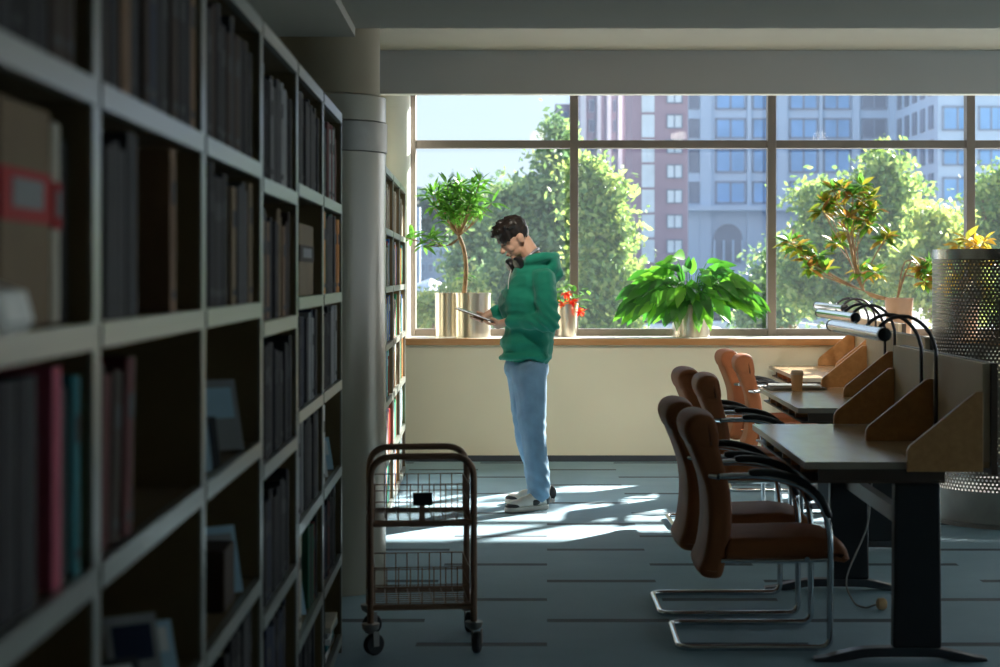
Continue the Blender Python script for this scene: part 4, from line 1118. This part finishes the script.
# buildings ---------------------------------------------------------
def facade(t, x0, x1, z0, z1, y, m, depth=12, nm='wall'):
    return MB().box((x0, y, z0), (x1, y+depth, z1)).build(nm, m, t)
def bwin(parent, x0, x1, z0, z1, y, m, mull=1, framem='bld_grey'):
    mb = MB().box((x0, y-.06, z0), (x1, y-.02, z1), 0)
    fw = (x1-x0)*.035
    for xx in [x0+(x1-x0)*k/(mull+1) for k in range(mull+2)]: mb.box((xx-fw, y-.14, z0), (xx+fw, y-.05, z1), 1)
    for zz in (z0, z1): mb.box((x0-fw, y-.14, zz-fw), (x1+fw, y-.05, zz+fw), 1)
    return mb.build('window', [m, framem], parent)
Yg = 190.0; kg = Yg/F
def bx(px, Y): return (px-CX)*Y/F
def bz(py, Y): return EYE-(py-CY)*Y/F
t = thing('office_building', 'pale blue-grey building with rows of blue windows beyond the trees', 'building', (bx(800, Yg), Yg, GZ))
ox = t.location.x
X = lambda p: bx(p, Yg)-ox
Z = lambda p: bz(p, Yg)-GZ
facade(t, X(686), X(896), 0, Z(20), 0, 'bld_grey')
for p0, p1 in ((700, 711), (747, 751), (777, 787), (819, 822), (852, 859), (888, 897)):
    MB().box((X(p0), -.35, 0), (X(p1), 0, Z(20))).build('pilaster', 'bld_grey', t)
MB().box((X(686), -1.6, Z(211)), (X(894), 0, Z(206))).build('cornice', 'bld_grey', t)
for (y0, y1) in ((30, 48), (57, 76), (88, 109), (119, 138), (150, 172), (182, 203)):
    for (p0, p1, mm) in ((689, 699, 'win_dark'), (716, 745, 'win_blue'), (753, 775, 'win_blue'), (790, 817, 'win_blue'), (824, 850, 'win_blue'), (862, 886, 'win_dark')):
        bwin(t, X(p0), X(p1), Z(y1), Z(y0), 0, mm, 1 if p1-p0 > 12 else 0, 'bld_haze')
for p0, p1 in ((714, 742), (790, 817), (862, 886)):
    cxm = (X(p0)+X(p1))/2; rr_ = (X(p1)-X(p0))/2
    pl = [(cxm-rr_, Z(262))]+[(cxm-rr_*math.cos(PI*k/12), Z(238)+rr_*math.sin(PI*k/12)) for k in range(13)]+[(cxm+rr_, Z(262))]
    mb = MB().prism(pl, -.3, -.05, 'Y', 0)
    for k in range(4): mb.box((cxm-rr_+rr_*2*k/3-.12, -.5, Z(262)), (cxm-rr_+rr_*2*k/3+.12, -.3, Z(240)), 1)
    mb.build('arched_window', ['win_dark', 'bld_grey'], t)
t = thing('office_block', 'pale building wing with wide blue windows at the edge of the view', 'building', (bx(970, 170), 170, GZ)); ox = t.location.x
X = lambda p: bx(p, 170)-ox
Z = lambda p: bz(p, 170)-GZ
facade(t, X(938), X(1060), 0, Z(40), 0, 'bld_grey', 40)
pa = Vector((bx(894, 190)-ox, 19.9, 0)); pb = Vector((X(938), 0, 0))
MB().prism([(pa.x, pa.y), (pb.x, pb.y), (pb.x, 39.9), (pa.x, 39.9)], 0, Z(40), 'Z').build('wing', 'bld_grey', t)
wd = (pb-pa).normalized(); wn = Vector((wd.y, -wd.x, 0)); wl = (pb-pa).length
Rw = Matrix((( wd.x, -wn.x, 0, pa.x), (wd.y, -wn.y, 0, pa.y), (0, 0, 1, 0), (0, 0, 0, 1)))
for zz in range(0, 9):
    z_ = 3.4+zz*3.15
    for q in range(5):
        u = wl*(.10+.18*q); MB().box((u, -.12, z_), (u+wl*.09, -.03, z_+2.2), 0, Rw).build('window', 'win_dark', t)
for y0, y1 in ((75, 94), (107, 130), (150, 165), (178, 200), (212, 234)):
    for p0, p1 in ((943, 972), (979, 1003), (1012, 1040)):
        bwin(t, X(p0), X(p1), Z(y1), Z(y0), 0, 'win_blue', 1, 'bld_haze')
Yb = 150.0
t = thing('brick_tower', 'tall reddish brick apartment tower with white windows outside', 'building', (bx(650, Yb), Yb, GZ)); ox = t.location.x
X = lambda p: bx(p, Yb)-ox
Z = lambda p: bz(p, Yb)-GZ
facade(t, X(632), X(688), 0, Z(10), 0, 'bld_brick')
for y0 in range(40, 260, 25):
    bwin(t, X(667), X(682), Z(y0+13), Z(y0), 0, 'win_white', 1, 'win_dark')
    bwin(t, X(642), X(654), Z(y0+22), Z(y0), 0, 'win_white', 1, 'win_white')
t2 = thing('apartment_building', 'mauve apartment building with tall pale glazed bays beside the brick tower', 'building', (bx(600, 165), 165, GZ)); ox = t2.location.x
X = lambda p: bx(p, 165)-ox
Z = lambda p: bz(p, 165)-GZ
facade(t2, X(577), X(634), 0, Z(30), 0, 'bld_mauve')
facade(t2, X(555), X(577), 0, Z(102), 2, 'bld_mauve')
for p0, p1 in ((580, 586), (597, 601), (607, 611), (618, 622), (626, 630)):
    MB().box((X(p0), -.35, 0), (X(p1), 0, Z(35))).build('glazed_bay', 'win_white', t2)
for y0 in range(60, 250, 20):
    for p0, p1 in ((589, 594), (613, 616)):
        bwin(t2, X(p0), X(p1), Z(y0+12), Z(y0), 0, 'win_dark', 0)
    bwin(t2, X(562), X(568), Z(y0+60), Z(y0+50), 2, 'win_dark', 0)
# low houses on the far side, left end of the window
t = thing('low_building', 'hazy pale low building behind the potted tree', 'building', (bx(440, 130), 130, GZ)); ox = t.location.x
X = lambda p: bx(p, 130)-ox
Z = lambda p: bz(p, 130)-GZ
facade(t, X(408), X(452), 0, Z(244), 0, 'bld_haze', 3); facade(t, X(452), X(520), 0, Z(262), 3, 'bld_haze')
MB().box((X(450), 2.5, Z(262)), (X(522), 16, Z(258))).build('roof', 'roof_red', t)
for y0 in (250, 264, 278):
    for p0 in (412, 420, 428, 438): bwin(t, X(p0), X(p0+5), Z(y0+8), Z(y0), 0, 'win_dark', 0)
t = thing('narrow_building', 'narrow cream building at the window edge beside the round white pillar', 'building', (bx(420, 90), 90, GZ)); ox = t.location.x
X = lambda p: bx(p, 90)-ox
Z = lambda p: bz(p, 90)-GZ
facade(t, X(404), X(420), 0, Z(207), 0, 'bld_haze', .5)
for y0 in (215, 240, 265): 
    for p0 in (412, 416): bwin(t, X(p0), X(p0+2), Z(y0+12), Z(y0), 0, 'win_dark', 0)
# market parasol
t = thing('parasol', 'white parasol standing in the street behind the steel pots', 'parasol', (bx(430, 60), 60, GZ))
MB().tube([(0, 0, 0), (0, 0, 2.3)], .04, 8).build('pole', 'grey_light', t)
MB().lathe([(1.25, 1.55), (1.1, 1.75), (.5, 2.1), (0.02, 2.3)], n=8).build('canopy', 'awning', t)
# street lamp
def car(lab, px, Y, m, rz, L_=4.3):
    t = thing('car', lab, 'car', (bx(px, Y), Y, GZ), rz, 'cars parked in the street')
    h = L_/2
    lo = [(-h, .25), (h, .25), (h, .62), (h-.15, .78), (h-1.1, .90), (-h+.5, .95), (-h, .82)]
    MB().cushion(lo, .86, .12).build('body', m, t, smooth=True)
    up = [(-h+.35, .90), (-h+.75, 1.36), (-.2, 1.46), (.45, 1.40), (h-1.15, .90)]
    MB().cushion(up, .76, .15).build('windows', 'car_glass', t, smooth=True)
    MB().cushion([(-h+.80, 1.37), (-.2, 1.47), (.42, 1.41), (.40, 1.385), (-.2, 1.44), (-h+.82, 1.345)], .68, .01).build('roof', m, t, smooth=True)
    for sx in (-1, 1):
        for sy in (-1, 1):
            w_ = MB().lathe([(.0, -.1), (.28, -.1), (.32, -.06), (.32, .06), (.28, .1), (0, .1)], (sx*(h-.85), sy*.78, .321), 20, axis='Y').build('wheel', 'rubber', t, smooth=True)
            MB().lathe([(.0, -.105), (.18, -.105), (.18, .105), (0, .105)], (sx*(h-.85), sy*.78, .321), 16, axis='Y').build('hubcap', 'car_silver', w_)
    return t
car('white car parked outside, framed beside the round pillar', 424, 52, 'car_white', .15)
car('white car seen between the leaves of the big leafy plant', 655, 58, 'car_white', -.05)
car('dark blue car outside behind the pot of the big leafy plant', 722, 62, 'car_blue', .05)
car('white car parked outside next to the middle window bar', 762, 60, 'car_white', .0)
car('silver car parked outside behind the desk lamps', 806, 66, 'car_silver', .1)

# ------------------------------------------------------------------ unseen spotlights added to brighten the wall and reader
for i, x in enumerate((-1.6, -.1, 1.4, 2.9, 4.4)):
    t = thing('fill_spotlight', 'added unseen spotlight brightening the wall under the window', 'lamp', (x, 9.6, ZH-.0005), 0, 'added fill spotlights')
    MB().lathe([(.05, 0), (.05, -.02), (.012, -.022), (.012, -.12)], n=20).build('stem', 'grey_light', t, smooth=True)
    Rt = Matrix.Translation((0, 0, -.20)) @ Vector((0, 4.4, -2.9)).normalized().to_track_quat('Z', 'Y').to_matrix().to_4x4()
    h = MB().lathe([(.0, -.10), (.07, -.10), (.095, -.06), (.095, .06), (.085, .06), (.08, .0), (.0, -.01)], n=28)
    h.v = [tuple(Rt @ Vector(v)) for v in h.v]; h.build('housing', 'black', t, smooth=True)
    ld = bpy.data.lights.new('fill_bulb', 'AREA'); ld.shape = 'DISK'; ld.size = .16; ld.energy = 3.8; ld.color = (1, .92, .78); ld.spread = math.radians(62)
    lo = bpy.data.objects.new('fill_bulb', ld); COL.objects.link(lo); lo.parent = t
    lo.matrix_local = Rt @ Matrix.Translation((0, 0, .07)) @ Matrix.Rotation(PI, 4, 'X')
# ------------------------------------------------------------------ light
w = bpy.data.worlds.new('world'); SC.world = w; w.use_nodes = True
nt = w.node_tree; bg = nt.nodes['Background']
tc = nt.nodes.new('ShaderNodeTexCoord'); sx = nt.nodes.new('ShaderNodeSeparateXYZ'); L(nt, tc.outputs['Generated'], sx.inputs[0])
cr = nt.nodes.new('ShaderNodeValToRGB'); e = cr.color_ramp.elements
e[0].position = 0.0; e[0].color = (.73, .83, .98, 1); e[1].position = 1.0; e[1].color = (.22, .42, .80, 1)
k_ = e.new(.12); k_.color = (.62, .78, .94, 1); k_ = e.new(.4); k_.color = (.40, .62, .92, 1)
L(nt, sx.outputs['Z'], cr.inputs['Fac']); dt = nt.nodes.new('ShaderNodeVectorMath'); dt.operation = 'DOT_PRODUCT'; dt.inputs[1].default_value = Vector((.78, 1, .59)).normalized()
nr = nt.nodes.new('ShaderNodeVectorMath'); nr.operation = 'NORMALIZE'; L(nt, tc.outputs['Generated'], nr.inputs[0]); L(nt, nr.outputs[0], dt.inputs[0])
mxx = nt.nodes.new('ShaderNodeMath'); mxx.operation = 'MAXIMUM'; mxx.inputs[1].default_value = 0; L(nt, dt.outputs['Value'], mxx.inputs[0])
pw = nt.nodes.new('ShaderNodeMath'); pw.operation = 'POWER'; pw.inputs[1].default_value = 18; L(nt, mxx.outputs[0], pw.inputs[0])   # glow of the sky round the sun
gw = nt.nodes.new('ShaderNodeVectorMath'); gw.operation = 'SCALE'; gw.inputs[0].default_value = (9, 8.7, 8.4); L(nt, pw.outputs[0], gw.inputs['Scale'])
ad = nt.nodes.new('ShaderNodeVectorMath'); ad.operation = 'ADD'; L(nt, cr.outputs['Color'], ad.inputs[0]); L(nt, gw.outputs[0], ad.inputs[1])
L(nt, ad.outputs[0], bg.inputs['Color']); bg.inputs['Strength'].default_value = 1.06
s = bpy.data.lights.new('sun', 'SUN'); s.energy = 30; s.color = (1, .95, .86); s.angle = math.radians(.9)
so = bpy.data.objects.new('sun', s); COL.objects.link(so)
sd = Vector((-.78, -1, -.59)); so.rotation_euler = sd.to_track_quat('-Z', 'Y').to_euler(); so.location = (30, 30, 20)
# ------------------------------------------------------------------ camera
cd = bpy.data.cameras.new('camera'); cam = bpy.data.objects.new('camera', cd); COL.objects.link(cam)
cam.location = (0, 0, EYE); cam.rotation_euler = (PI/2, 0, 0)
cd.sensor_width = 36; cd.lens = F/1000*36; cd.shift_x = -(CX-500)/1000; cd.shift_y = -(333.5-CY)/1000
cd.clip_start = .05; cd.clip_end = 2000
cd.dof.use_dof = True; cd.dof.focus_distance = 11.2; cd.dof.aperture_fstop = 4.0
SC.camera = cam
vs = SC.view_settings; vs.view_transform = 'Standard'; vs.look = 'None'; vs.gamma = 1; vs.use_curve_mapping = False; vs.exposure = 0.12
cy = SC.cycles
cy.use_denoising = True; cy.max_bounces = 10; cy.diffuse_bounces = 6; cy.transparent_max_bounces = 16
cy.sample_clamp_indirect = 6
